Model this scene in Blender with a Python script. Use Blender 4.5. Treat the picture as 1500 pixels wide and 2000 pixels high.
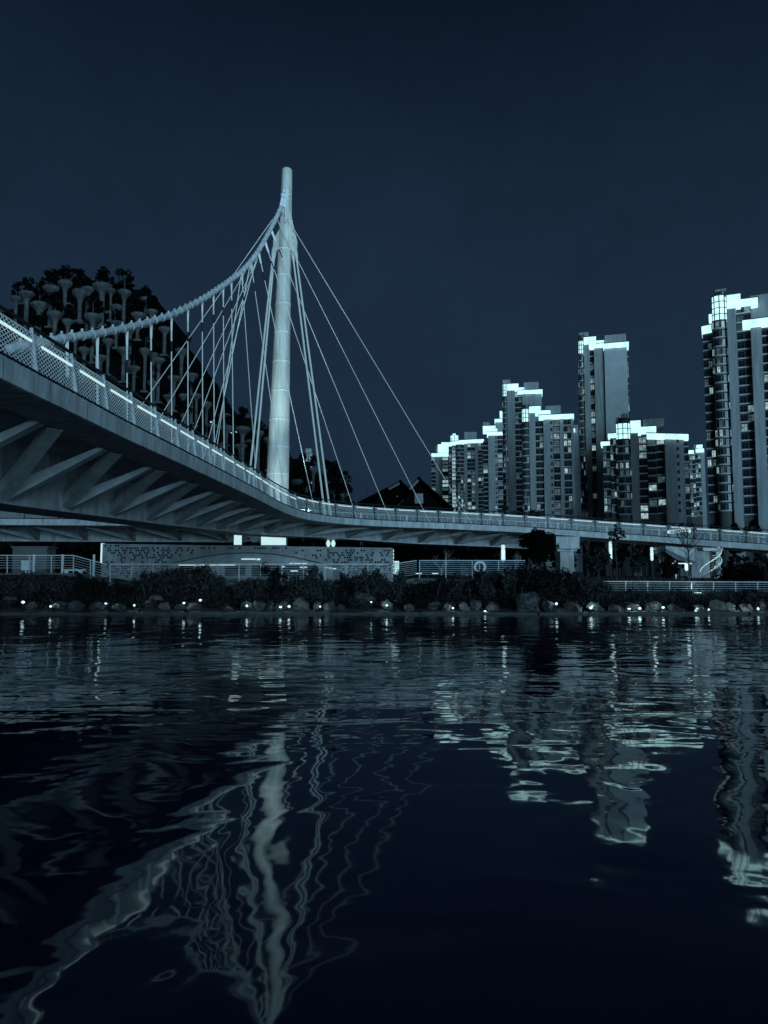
import bpy, math, random
from mathutils import Vector, Matrix
S = bpy.context.scene
for o in list(bpy.data.objects): bpy.data.objects.remove(o)
R = math.radians
PITCH, F, CAMZ = R(4.94), 1505.0, 2.3

# ------------------------------------------------------------------ camera
cam = bpy.data.objects.new('camera', bpy.data.cameras.new('camera'))
S.collection.objects.link(cam)
cam.location = (0, 0, CAMZ); cam.rotation_euler = (R(90) + PITCH, 0, 0)
cam.data.sensor_fit = 'VERTICAL'; cam.data.sensor_height = 36.0; cam.data.sensor_width = 27.0
cam.data.lens = 36.0 * F / 2000.0
cam.data.clip_start = 0.1; cam.data.clip_end = 6000
S.camera = cam

# ------------------------------------------------------------------ world: night sky with city glow
SUN_EL, SUN_AZ = 5.0, 158.0          # azimuth clockwise from +Y : behind the camera, to the right
w = bpy.data.worlds.new('World'); S.world = w; w.use_nodes = True
nt = w.node_tree; nt.nodes.clear()
def wn(t, **k):
    n = nt.nodes.new(t)
    for a, b in k.items(): setattr(n, a, b)
    return n
sky = wn('ShaderNodeTexSky', sky_type='NISHITA', sun_disc=False)
sky.sun_elevation = R(SUN_EL); sky.sun_rotation = R(SUN_AZ)
bw = wn('ShaderNodeRGBToBW'); nt.links.new(sky.outputs[0], bw.inputs[0])
tint = wn('ShaderNodeMix', data_type='RGBA', blend_type='MULTIPLY'); tint.inputs[0].default_value = 1
nt.links.new(bw.outputs[0], tint.inputs[6]); tint.inputs[7].default_value = (0.20, 0.50, 1.0, 1)
b1 = wn('ShaderNodeBackground'); b1.inputs[1].default_value = 0.0004; nt.links.new(tint.outputs[2], b1.inputs[0])
tc = wn('ShaderNodeTexCoord'); sx = wn('ShaderNodeSeparateXYZ'); nt.links.new(tc.outputs['Generated'], sx.inputs[0])
rp = wn('ShaderNodeValToRGB'); nt.links.new(sx.outputs[2], rp.inputs[0])
e = rp.color_ramp.elements
e[0].position = 0.0; e[0].color = (0.0122, 0.0262, 0.0510, 1)
e[1].position = 1.0; e[1].color = (0.0018, 0.0044, 0.0105, 1)
for p, c in ((0.34, (0.0112, 0.0242, 0.0475, 1)), (0.48, (0.0084, 0.0184, 0.0370, 1)), (0.62, (0.0042, 0.0095, 0.0205, 1))):
    q = e.new(p); q.color = c
cn = wn('ShaderNodeTexNoise'); cn.inputs['Scale'].default_value = 3.5; cn.inputs['Detail'].default_value = 12; cn.inputs['Roughness'].default_value = 0.72; nt.links.new(tc.outputs['Generated'], cn.inputs['Vector'])
cm = wn('ShaderNodeMapRange'); nt.links.new(cn.outputs[0], cm.inputs[0])
for i_, q_ in enumerate((0.25, 0.75, 0.82, 1.18)): cm.inputs[i_ + 1].default_value = q_
b2 = wn('ShaderNodeBackground'); nt.links.new(cm.outputs[0], b2.inputs[1]); nt.links.new(rp.outputs[0], b2.inputs[0])   # faint uneven cloud
ad = wn('ShaderNodeAddShader'); nt.links.new(b1.outputs[0], ad.inputs[0]); nt.links.new(b2.outputs[0], ad.inputs[1])
ou = wn('ShaderNodeOutputWorld'); nt.links.new(ad.outputs[0], ou.inputs[0])

# ------------------------------------------------------------------ the one sun lamp (soft glow of the city behind the camera)
sl = bpy.data.lights.new('sun', 'SUN'); sl.energy = 2.75; sl.angle = R(38); sl.color = (0.37, 0.73, 1.0)
so = bpy.data.objects.new('sun', sl); S.collection.objects.link(so)
sd = Vector((math.sin(R(SUN_AZ)) * math.cos(R(SUN_EL)), math.cos(R(SUN_AZ)) * math.cos(R(SUN_EL)), math.sin(R(SUN_EL))))
so.rotation_euler = sd.to_track_quat('Z', 'Y').to_euler(); so.location = (40, -60, 40)
S.view_settings.view_transform = 'Standard'; S.view_settings.look = 'None'
S.view_settings.exposure = 0; S.view_settings.gamma = 1
S.cycles.max_bounces = 6; S.cycles.glossy_bounces = 3; S.cycles.transparent_max_bounces = 6

# ================================================================== helpers
FWD = Vector((0, math.cos(PITCH), math.sin(PITCH))); UP = Vector((0, -math.sin(PITCH), math.cos(PITCH))); C0 = Vector((0, 0, CAMZ))
def ray(px, py): return FWD + Vector((1, 0, 0)) * ((px - 750) / F) + UP * ((1000 - py) / F)
def atY(px, py, Y):
    d = ray(px, py); return C0 + d * (Y / d.y)
def atZ(px, py, z):
    d = ray(px, py); return C0 + d * ((z - CAMZ) / d.z)
def proj(P):
    v = Vector(P) - C0; k = v.dot(FWD); return 750 + F * v.x / k, 1000 - F * v.dot(UP) / k
def lerp(a, b, t): return a + (b - a) * t
def interp(x, pts):
    if x <= pts[0][0]: return pts[0][1]
    for (a, u), (b, v) in zip(pts, pts[1:]):
        if x <= b: return lerp(u, v, (x - a) / (b - a))
    return pts[-1][1]

class MB:
    def __init__(s): s.v, s.f, s.m = [], [], []
    def add(s, vs, fs, m=0):
        n = len(s.v); s.v += [tuple(p) for p in vs]
        for f in fs: s.f.append(tuple(i + n for i in f)); s.m.append(m)
    def hexa(s, p, m=0):   # 8 corners: bottom loop 0-3, top loop 4-7
        s.add(p, [(3, 2, 1, 0), (4, 5, 6, 7), (0, 1, 5, 4), (1, 2, 6, 5), (2, 3, 7, 6), (3, 0, 4, 7)], m)
    def box(s, x0, x1, y0, y1, z0, z1, m=0):
        s.hexa([(x0, y0, z0), (x1, y0, z0), (x1, y1, z0), (x0, y1, z0), (x0, y0, z1), (x1, y0, z1), (x1, y1, z1), (x0, y1, z1)], m)
    def bar(s, a, b, w, h, m=0, w2=None, h2=None, up=Vector((0, 0, 1))):
        a, b = Vector(a), Vector(b); t = (b - a).normalized(); r = t.cross(up)
        if r.length < 1e-4: r = t.cross(Vector((0, 1, 0)))
        r.normalize(); u = r.cross(t); w2 = w if w2 is None else w2; h2 = h if h2 is None else h2
        q = []
        for P, ww, hh in ((a, w, h), (b, w2, h2)):
            q += [P - r * ww / 2 - u * hh / 2, P + r * ww / 2 - u * hh / 2, P + r * ww / 2 + u * hh / 2, P - r * ww / 2 + u * hh / 2]
        s.add(q, [(0, 1, 2, 3), (7, 6, 5, 4), (0, 4, 5, 1), (1, 5, 6, 2), (2, 6, 7, 3), (3, 7, 4, 0)], m)
    def tube(s, pts, r, n=6, m=0, cap=True):
        pts = [Vector(p) for p in pts]; N = len(pts); q = []; prev = None
        for i, P in enumerate(pts):
            t = (pts[min(i + 1, N - 1)] - pts[max(i - 1, 0)]).normalized()
            if prev is None:
                a = t.cross(Vector((0, 0, 1)))
                if a.length < 1e-3: a = t.cross(Vector((1, 0, 0)))
            else: a = prev - t * prev.dot(t)
            a.normalize(); prev = a; b = t.cross(a); rr = r[i] if isinstance(r, (list, tuple)) else r
            q += [P + (a * math.cos(2 * math.pi * k / n) + b * math.sin(2 * math.pi * k / n)) * rr for k in range(n)]
        fs = [(i * n + k, i * n + (k + 1) % n, (i + 1) * n + (k + 1) % n, (i + 1) * n + k) for i in range(N - 1) for k in range(n)]
        if cap: fs += [tuple(range(n - 1, -1, -1)), tuple((N - 1) * n + k for k in range(n))]
        s.add(q, fs, m)
    def lathe(s, prof, n=16, c=(0, 0, 0), m=0):
        q = []; c = Vector(c)
        for r, z in prof: q += [c + Vector((r * math.cos(2 * math.pi * k / n), r * math.sin(2 * math.pi * k / n), z)) for k in range(n)]
        N = len(prof)
        fs = [(i * n + k, i * n + (k + 1) % n, (i + 1) * n + (k + 1) % n, (i + 1) * n + k) for i in range(N - 1) for k in range(n)]
        fs += [tuple(range(n - 1, -1, -1)), tuple((N - 1) * n + k for k in range(n))]
        s.add(q, fs, m)
    def prism(s, poly, y0, y1, m=0):   # polygon in x,z extruded along y
        n = len(poly)
        s.add([(x, y0, z) for x, z in poly] + [(x, y1, z) for x, z in poly],
              [tuple(range(n)), tuple(range(2 * n - 1, n - 1, -1))] + [(i, i + n, (i + 1) % n + n, (i + 1) % n) for i in range(n)], m)
    def mesh(s, name, mats, smooth=False):
        me = bpy.data.meshes.new(name); me.from_pydata(s.v, [], s.f)
        for m in (mats if isinstance(mats, (list, tuple)) else [mats]): me.materials.append(m)
        me.polygons.foreach_set('material_index', s.m)
        if smooth: me.polygons.foreach_set('use_smooth', [True] * len(s.f))
        me.update(); return me
    def build(s, name, mats, parent=None, smooth=False):
        return link(name, s.mesh(name, mats, smooth), parent)
def link(name, data, parent=None, loc=None, rz=None, sc=None):
    o = bpy.data.objects.new(name, data); S.collection.objects.link(o)
    if parent: o.parent = parent
    if loc is not None: o.location = loc
    if rz is not None: o.rotation_euler = (0, 0, rz)
    if sc is not None: o.scale = sc if isinstance(sc, (tuple, list)) else (sc, sc, sc)
    return o
def tag(o, label=None, cat=None, group=None, kind=None):
    if label: o['label'] = label
    if cat: o['category'] = cat
    if group: o['group'] = group
    if kind: o['kind'] = kind
    return o
def thing(name, label, cat, loc=(0, 0, 0), rz=0, group=None):
    return tag(link(name, None, None, loc, rz), label, cat, group)
def struct(o): o['kind'] = 'structure'; return o

def lamp_spot(watts, parent, loc, tilt=62):
    """the beam of a lamp: aimed inland and a little down, away from the river"""
    l = bpy.data.lights.new('lamp_light', 'SPOT'); l.energy = watts; l.color = (.6, .93, 1); l.shadow_soft_size = .08; l.spot_size = R(150); l.spot_blend = .5
    o = link('lamp_light', l, parent, loc); o.rotation_euler = (R(tilt), 0, 0); return o
ORD = 'first second third fourth fifth sixth seventh eighth ninth tenth eleventh twelfth thirteenth fourteenth fifteenth sixteenth seventeenth eighteenth nineteenth twentieth'.split()
def ordinal(n):
    if n <= 20: return ORD[n - 1]
    t = {2: 'twenty', 3: 'thirty', 4: 'forty', 5: 'fifty'}[n // 10]
    return t + '-' + ORD[n % 10 - 1] if n % 10 else {30: 'thirtieth', 40: 'fortieth', 50: 'fiftieth'}[n]
ANCH = [(198, "the perforated wall's left end"), (533, 'the bright white panel'), (767, "the perforated wall's right end"), (937, 'the lifebuoy'), (1105, 'the concrete pier'), (1345, 'the bare tree')]
def where(px, allpx, noun):
    """place of one of a row, told from the nearest landmark to its left"""
    a = [t for t in ANCH if t[0] <= px]
    if not a:
        n = sorted((p for p in allpx if p < ANCH[0][0]), reverse=True).index(px) + 1
        return ordinal(n) + ' ' + noun + ' left of ' + ANCH[0][1]
    b = a[-1]; nx = min([t[0] for t in ANCH if t[0] > px] + [9999])
    n = sorted(p for p in allpx if b[0] <= p < nx).index(px) + 1
    return ordinal(n) + ' ' + noun + ' right of ' + b[1]

# ------------------------------------------------------------------ materials
def mat(name, col, rough=0.6, var=0.0, scale=2.0, metal=0.0, bump=0.0, bscale=20.0, spec=0.5, isl=0.0):
    m = bpy.data.materials.new(name); m.use_nodes = True; t = m.node_tree; b = t.nodes['Principled BSDF']
    b.inputs['Roughness'].default_value = rough; b.inputs['Metallic'].default_value = metal
    b.inputs['Specular IOR Level'].default_value = spec
    c = (*col, 1) if len(col) == 3 else col
    b.inputs['Base Color'].default_value = c
    if var or bump:
        co = t.nodes.new('ShaderNodeTexCoord')
    if var:
        n = t.nodes.new('ShaderNodeTexNoise'); n.inputs['Scale'].default_value = 1 if isinstance(scale, tuple) else scale; n.inputs['Detail'].default_value = 8; n.inputs['Roughness'].default_value = 0.62
        if isinstance(scale, tuple):
            mp_ = t.nodes.new('ShaderNodeMapping'); mp_.inputs['Scale'].default_value = scale; t.links.new(co.outputs['Object'], mp_.inputs[0]); t.links.new(mp_.outputs[0], n.inputs['Vector'])
        else: t.links.new(co.outputs['Object'], n.inputs['Vector'])
        r = t.nodes.new('ShaderNodeValToRGB'); t.links.new(n.outputs[0], r.inputs[0])
        r.color_ramp.elements[0].position = 0.3; r.color_ramp.elements[1].position = 0.7
        r.color_ramp.elements[0].color = (*[k * (1 - var) for k in c[:3]], 1); r.color_ramp.elements[1].color = (*[min(1, k * (1 + var)) for k in c[:3]], 1)
        t.links.new(r.outputs[0], b.inputs['Base Color'])
    if isl:
        g = t.nodes.new('ShaderNodeNewGeometry'); r = t.nodes.new('ShaderNodeValToRGB'); t.links.new(g.outputs['Random Per Island'], r.inputs[0])
        r.color_ramp.elements[0].color = (*[k * (1 - isl) for k in c[:3]], 1); r.color_ramp.elements[1].color = (*[k * (1 + isl * 1.5) for k in c[:3]], 1)
        t.links.new(r.outputs[0], b.inputs['Base Color'])
    if bump:
        n2 = t.nodes.new('ShaderNodeTexNoise'); n2.inputs['Scale'].default_value = bscale; n2.inputs['Detail'].default_value = 5
        t.links.new(co.outputs['Object'], n2.inputs['Vector'])
        bp = t.nodes.new('ShaderNodeBump'); bp.inputs['Strength'].default_value = bump; bp.inputs['Distance'].default_value = 0.05
        t.links.new(n2.outputs[0], bp.inputs['Height']); t.links.new(bp.outputs[0], b.inputs['Normal'])
    return m
GLOW = (0.53, 0.80, 0.84)
def glow(name, st, col=GLOW, var=0.0, scale=1.0):
    m = bpy.data.materials.new(name); m.use_nodes = True; t = m.node_tree; b = t.nodes['Principled BSDF']
    b.inputs['Base Color'].default_value = (0.02, 0.03, 0.04, 1); b.inputs['Roughness'].default_value = 0.5
    b.inputs['Emission Color'].default_value = (*col, 1); b.inputs['Emission Strength'].default_value = st
    if var:
        co = t.nodes.new('ShaderNodeTexCoord'); oi = t.nodes.new('ShaderNodeObjectInfo')
        av = t.nodes.new('ShaderNodeVectorMath'); av.operation = 'ADD'
        sc_ = t.nodes.new('ShaderNodeVectorMath'); sc_.operation = 'SCALE'; sc_.inputs['Scale'].default_value = 37.0
        t.links.new(oi.outputs['Random'], sc_.inputs[0]); t.links.new(co.outputs['Object'], av.inputs[0]); t.links.new(sc_.outputs[0], av.inputs[1])
        n = t.nodes.new('ShaderNodeTexNoise'); n.inputs['Scale'].default_value = scale; n.inputs['Detail'].default_value = 3
        t.links.new(av.outputs[0], n.inputs['Vector'])
        mr = t.nodes.new('ShaderNodeMapRange'); mr.inputs[1].default_value = 0.3; mr.inputs[2].default_value = 0.7
        mr.inputs[3].default_value = st * (1 - var); mr.inputs[4].default_value = st
        t.links.new(n.outputs[0], mr.inputs[0]); t.links.new(mr.outputs[0], b.inputs['Emission Strength'])
    return m
M = dict(
    conc=mat('bridge_paint', (0.36, 0.36, 0.36), 0.55, 0.42, (2.6, 2.6, 0.7), bump=0.3, bscale=5),
    conc2=mat('girder_paint', (0.37, 0.37, 0.37), 0.5, 0.40, (2.2, 2.2, 0.6)),
    soff=mat('soffit_paint', (0.34, 0.34, 0.34), 0.6, 0.25, 0.7),
    rib=mat('rib_paint', (0.33, 0.33, 0.33), 0.5, 0.3, 1.6),
    joint=mat('joint', (0.03, 0.03, 0.03), 0.9),
    paving=mat('deck_paving', (0.2, 0.2, 0.2), 0.8, 0.2, 2),
    mast=mat('mast_white', (0.62, 0.56, 0.49), 0.55, 0.30, (3.0, 3.0, 0.35), bump=0.3, bscale=4),
    ring=mat('weld_ring', (0.8, 0.8, 0.8), 0.4),
    cable=mat('main_cable', (0.48, 0.48, 0.48), 0.6, 0.3, 2.5),
    rod=mat('rod_white', (0.72, 0.66, 0.59), 0.4),
    rodk=mat('rod_black', (0.01, 0.01, 0.012), 0.5),
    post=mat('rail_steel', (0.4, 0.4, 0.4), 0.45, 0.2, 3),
    post_backlit=mat('rail_steel_backlit', (0.05, 0.05, 0.05), 0.5, 0.2, 3),  # same steel as the near posts; backlit shade of the far ones put into colour
    wire=mat('mesh_steel', (0.72, 0.72, 0.72), 0.4),
    dark=mat('dark_steel', (0.012, 0.013, 0.015), 0.5),
    led=glow('led', 1.05), lamp=glow('lamp_lens', 1.5), band=glow('lit_band', 1.0, (.86, 1.55, 1.64), var=0.40, scale=0.35), panel=glow('lit_panel', 1.1, var=0.1, scale=1.2),
    wl1=glow('window_bright', 0.95, var=0.75, scale=0.9), wl2=glow('window_mid', 0.5, var=0.85, scale=0.8), wl3=glow('window_dim', 0.16, (0.4, 0.7, 0.85), var=0.8, scale=0.8),
    glass=mat('dark_glass', (0.006, 0.009, 0.013), 0.12, spec=0.5),
    frame=mat('window_frame', (0.05, 0.05, 0.055), 0.5),
    twall=mat('tower_wall', (0.27, 0.27, 0.27), 0.8, 0.30, (0.9, 0.9, 0.08)), twallp=mat('tower_wall_pale', (0.40, 0.40, 0.40), 0.8, 0.15, 0.2), twall2=mat('tower_wall_dark', (0.06, 0.06, 0.06), 0.8, 0.15, 0.15), slab=mat('slab_edge', (0.42, 0.42, 0.42), 0.8),
    pwall=mat('perforated_wall', (0.20, 0.20, 0.20), 0.75, 0.4, 0.8, bump=0.3), hole=mat('hole', (0.008, 0.008, 0.01), 0.9),
    wallin=mat('arch_panel', (0.23, 0.23, 0.23), 0.7, 0.35, 0.9),
    rock=mat('rock', (0.022, 0.022, 0.022), 0.85, 0.7, 1.6, bump=0.9, bscale=5), rock2=mat('rock_pale', (0.045, 0.045, 0.045), 0.85, 0.7, 2.2, bump=0.9, bscale=4),
    streak=mat('rock_streak', (0.022, 0.022, 0.022), 0.7, 0.9, (9, 9, 0.6), bump=0.8, bscale=4),
    kerb=mat('stone_ledge', (0.045, 0.045, 0.045), 0.8, 0.5, 1.5, bump=0.5), soil=mat('soil', (0.006, 0.006, 0.006), 0.95, 0.5, 1.0, bump=0.5),
    path=mat('path_concrete', (0.10, 0.10, 0.10), 0.8, 0.25, 1.0),
    leaf=mat('leaf_dark', (0.007, 0.007, 0.007), 0.75, isl=0.9, spec=0.08), leaf2=mat('leaf_mid', (0.022, 0.023, 0.022), 0.7, isl=0.9, spec=0.12), leaf3=mat('leaf_black', (0.003, 0.003, 0.003), 0.8, isl=0.8, spec=0.03),
    grassb=mat('grass_blade', (0.030, 0.030, 0.030), 0.7, isl=0.9, spec=.1), bark=mat('bark', (0.03, 0.03, 0.03), 0.9, 0.4, 3), barkp=mat('bark_pale', (0.3, 0.3, 0.3), 0.8, 0.3, 3),
    rsteel=mat('railing_steel', (0.45, 0.45, 0.45), 0.4, 0.2, 2, metal=0.0), white=mat('white_paint', (0.7, 0.7, 0.7), 0.5, 0.1, 2),
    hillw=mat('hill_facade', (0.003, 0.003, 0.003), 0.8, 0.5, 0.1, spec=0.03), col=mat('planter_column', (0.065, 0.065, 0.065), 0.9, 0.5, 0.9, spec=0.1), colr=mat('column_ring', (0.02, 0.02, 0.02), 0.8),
    ledge=mat('facade_ledge', (0.045, 0.045, 0.045), 0.8), roof=mat('roof_tile', (0.002, 0.002, 0.002), 0.9, 0.4, 2, spec=0.02), hwall=mat('house_wall', (0.003, 0.003, 0.003), 0.9, spec=0.02), verge=mat('verge_board', (0.10, 0.10, 0.10), 0.8),
    skin=mat('skin', (0.35, 0.34, 0.33), 0.6), jacket=mat('jacket', (0.50, 0.48, 0.46), 0.8), trouser=mat('trousers', (0.008, 0.008, 0.008), 0.8), hat=mat('pale_hat', (0.75, 0.72, 0.68), 0.8),
)

# ================================================================== water
def water_mat():
    m = bpy.data.materials.new('river_water'); m.use_nodes = True; t = m.node_tree; b = t.nodes['Principled BSDF']
    b.inputs['Base Color'].default_value = (0.0000, 0.0014, 0.0240, 1); b.inputs['Roughness'].default_value = 0.04; b.inputs['IOR'].default_value = 1.46
    N = t.nodes.new; L = t.links.new
    geo = N('ShaderNodeNewGeometry')
    def noise(scale, sx, sy, det, rough=0.5, dist=0.0):
        mp = N('ShaderNodeMapping'); mp.inputs['Scale'].default_value = (sx, sy, 1); L(geo.outputs['Position'], mp.inputs[0])
        n = N('ShaderNodeTexNoise'); n.inputs['Scale'].default_value = scale; n.inputs['Detail'].default_value = det; n.inputs['Roughness'].default_value = rough; n.inputs['Distortion'].default_value = dist
        L(mp.outputs[0], n.inputs['Vector']); return n.outputs[0]
    def math_(op, a, b_):
        n = N('ShaderNodeMath'); n.operation = op
        for i, q in enumerate((a, b_)):
            if isinstance(q, (int, float)): n.inputs[i].default_value = q
            else: L(q, n.inputs[i])
        return n.outputs[0]
    def ramp(a, x0, x1, y0, y1):
        n = N('ShaderNodeMapRange'); n.interpolation_type = 'SMOOTHSTEP'; L(a, n.inputs[0])
        for i, q in enumerate((x0, x1, y0, y1)): n.inputs[i + 1].default_value = q
        return n.outputs[0]
    sep = N('ShaderNodeSeparateXYZ'); L(geo.outputs['Position'], sep.inputs[0])
    y = sep.outputs[1]
    patch = noise(1.0, 0.16, 0.30, 3)
    yw = math_('ADD', y, math_('MULTIPLY', math_('SUBTRACT', patch, 0.5), 7.0))
    band = math_('MULTIPLY', ramp(yw, 9.0, 11.5, 0.0, 1.0), ramp(yw, 22.0, 36.0, 1.0, 0.22))
    swell = noise(0.50, 1.0, 0.9, 2.5, 0.45, 0.6)
    swell2 = noise(1.25, 1.0, 0.8, 2, 0.5, 0.4)
    rip = noise(1.25, 0.22, 1.0, 2.0, 0.45, 0.5)
    h = math_('ADD', math_('MULTIPLY', swell, 0.048), math_('MULTIPLY', swell2, 0.008))
    h = math_('ADD', h, math_('MULTIPLY', math_('MULTIPLY', rip, band), 0.019))
    bp = N('ShaderNodeBump'); bp.inputs['Strength'].default_value = 1.0; bp.inputs['Distance'].default_value = 1.0
    L(h, bp.inputs['Height']); L(bp.outputs[0], b.inputs['Normal'])
    return m
wm = MB(); wm.add([(-260, -40, 0), (260, -40, 0), (260, 50.6, 0), (-260, 50.6, 0)], [(0, 1, 2, 3)])
struct(wm.build('water', water_mat()))

# ================================================================== ground : one sheet, bank rising from the water to the horizon
YS = [49.6, 50.5, 51.0, 52.0, 53.5, 55.0, 56.3, 56.9, 57.6, 59.4, 60, 63, 70, 90, 200, 800, 3000]
def promz(x): return interp(x, [(-60, 2.70), (-22.7, 2.70), (-20.2, 2.02), (0.5, 2.02), (2.6, 2.28), (10.5, 2.28), (14.5, 1.35), (60, 1.20)])
def gz(x, y):
    p = promz(x)
    return interp(y, [(49.6, -1.2), (50.5, -0.25), (51.0, 0.10), (52, 0.28), (53.5, 0.55), (55, min(1.0, p - .15)), (56.3, p - 0.12), (59.4, p - 0.12), (60, p - 0.05), (63, 2.3), (90, 2.6)])
xs = [-3000, -800, -200, -90] + [-60 + 2 * i for i in range(61)] + [90, 200, 800, 3000]
g = MB(); rg = random.Random(3)
g.v = [(x, y, gz(x, y) + (rg.uniform(-.05, .05) if 51 < y < 56 else 0)) for y in YS for x in xs]
nx_ = len(xs)
for j in range(len(YS) - 1):
    for i in range(nx_ - 1): g.f.append((j * nx_ + i, j * nx_ + i + 1, (j + 1) * nx_ + i + 1, (j + 1) * nx_ + i)); g.m.append(0)
struct(g.build('ground', M['soil'], smooth=True))
# stone ledge at the waterline, uneven blocks
k = MB(); x = -62.0; rk = random.Random(7)
while x < 62:
    L_ = rk.uniform(2.2, 5.5); z1 = 0.13 + rk.uniform(-.035, .045); y0 = 49.95 + rk.uniform(-.12, .1)
    k.hexa([(x, y0, -.6), (x + L_ - .04, y0 + rk.uniform(-.05, .05), -.6), (x + L_ - .04, 51.1, -.6), (x, 51.1, -.6), (x, y0, z1), (x + L_ - .04, y0, z1 + rk.uniform(-.02, .02)), (x + L_ - .04, 51.1, z1), (x, 51.1, z1)]); x += L_
struct(k.build('ledge_kerb', M['kerb']))
# promenade path with ramps
pw = MB()
px_ = [-60, -22.7, -20.2, 0.5, 2.6, 10.5, 14.5, 60]
for a, b in zip(px_, px_[1:]):
    za, zb = promz(a), promz(b)
    pw.hexa([(a, 56.4, za - .30), (b, 56.4, zb - .30), (b, 59.6, zb - .30), (a, 59.6, za - .30), (a, 56.4, za), (b, 56.4, zb), (b, 59.6, zb), (a, 59.6, za)])
struct(pw.build('path', M['path']))

# ================================================================== the footbridge
EDGE = [(-8.5, -6), (-8.45, 4), (-8.3, 11), (-8.17, 16), (-8.0, 20), (-7.85, 23.6), (-7.5, 29), (-6.85, 40.5), (-6.4, 50), (-5.3, 56.3), (-2.0, 61.5), (4.8, 65.9), (11.8, 68.6), (16.2, 69.2), (24, 68.6), (32, 66.6), (45, 63), (58, 58)]
def catmull(P, n=14):
    out = []
    for i in range(len(P) - 1):
        p0, p1, p2, p3 = P[max(i - 1, 0)], P[i], P[i + 1], P[min(i + 2, len(P) - 1)]
        for k in range(n):
            t = k / n
            out.append(tuple(0.5 * (2 * p1[d] + (p2[d] - p0[d]) * t + (2 * p0[d] - 5 * p1[d] + 4 * p2[d] - p3[d]) * t * t + (3 * p1[d] - p0[d] - 3 * p2[d] + p3[d]) * t ** 3) for d in range(len(p1))))
    out.append(tuple(P[-1])); return out
class Path:
    def __init__(s, pts, ztop):
        s.p = [Vector((a, b, 0)) for a, b in catmull(pts)]; s.l = [0.0]
        for a, b in zip(s.p, s.p[1:]): s.l.append(s.l[-1] + (b - a).length)
        s.len = s.l[-1]; s.zt = ztop
    def base(s, q):
        q = max(0, min(s.len - 1e-4, q)); lo, hi = 0, len(s.l) - 1
        while hi - lo > 1:
            m = (lo + hi) // 2
            if s.l[m] <= q: lo = m
            else: hi = m
        t = (q - s.l[lo]) / (s.l[hi] - s.l[lo]); return s.p[lo].lerp(s.p[hi], t)
    def tan(s, q): return (s.base(q + .8) - s.base(q - .8)).normalized()
    def pt(s, q, o=0.0, z=0.0):
        b = s.base(q); t = s.tan(q); n = Vector((-t.y, t.x, 0)); r = b + n * o; r.z = s.zt(q) + z; return r
    def s_at_px(s, px, o=0.0, z=0.0, a=18.0):
        q = a
        while q < s.len:
            if proj(s.pt(q, o, z))[0] >= px: return q
            q += 0.1
        return s.len
def s_where(path, f):
    q = 0
    while q < path.len and not f(path.base(q)): q += .1
    return q
A = Path(EDGE, lambda q: 7.0)
sx = lambda X: s_where(A, lambda b: b.x >= X and b.y > 50)
sy = lambda Y: s_where(A, lambda b: b.y >= Y)
zt_tab = [(0, 7.0), (sx(6), 7.0), (sx(11.8), 6.88), (sx(16.2), 6.62), (sx(24), 6.0), (sx(32), 5.25), (sx(45), 4.1), (A.len, 3.3)]
A.zt = lambda q: interp(q, zt_tab)
S_PIER = sx(16.4)
zb_tab = [(0, -2.5), (sy(25), -2.28), (sy(40), -1.9), (sy(55), -1.4), (sx(-2), -1.25), (sx(5), -1.55), (S_PIER, -1.62)]
zb = lambda q: interp(q, zb_tab)
B = Path([(-75, 57.5), (-55, 59.5), (-40, 61), (-28, 62.2), (-18, 63.0), (-10.5, 63.6)], lambda q: 7.05)

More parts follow.
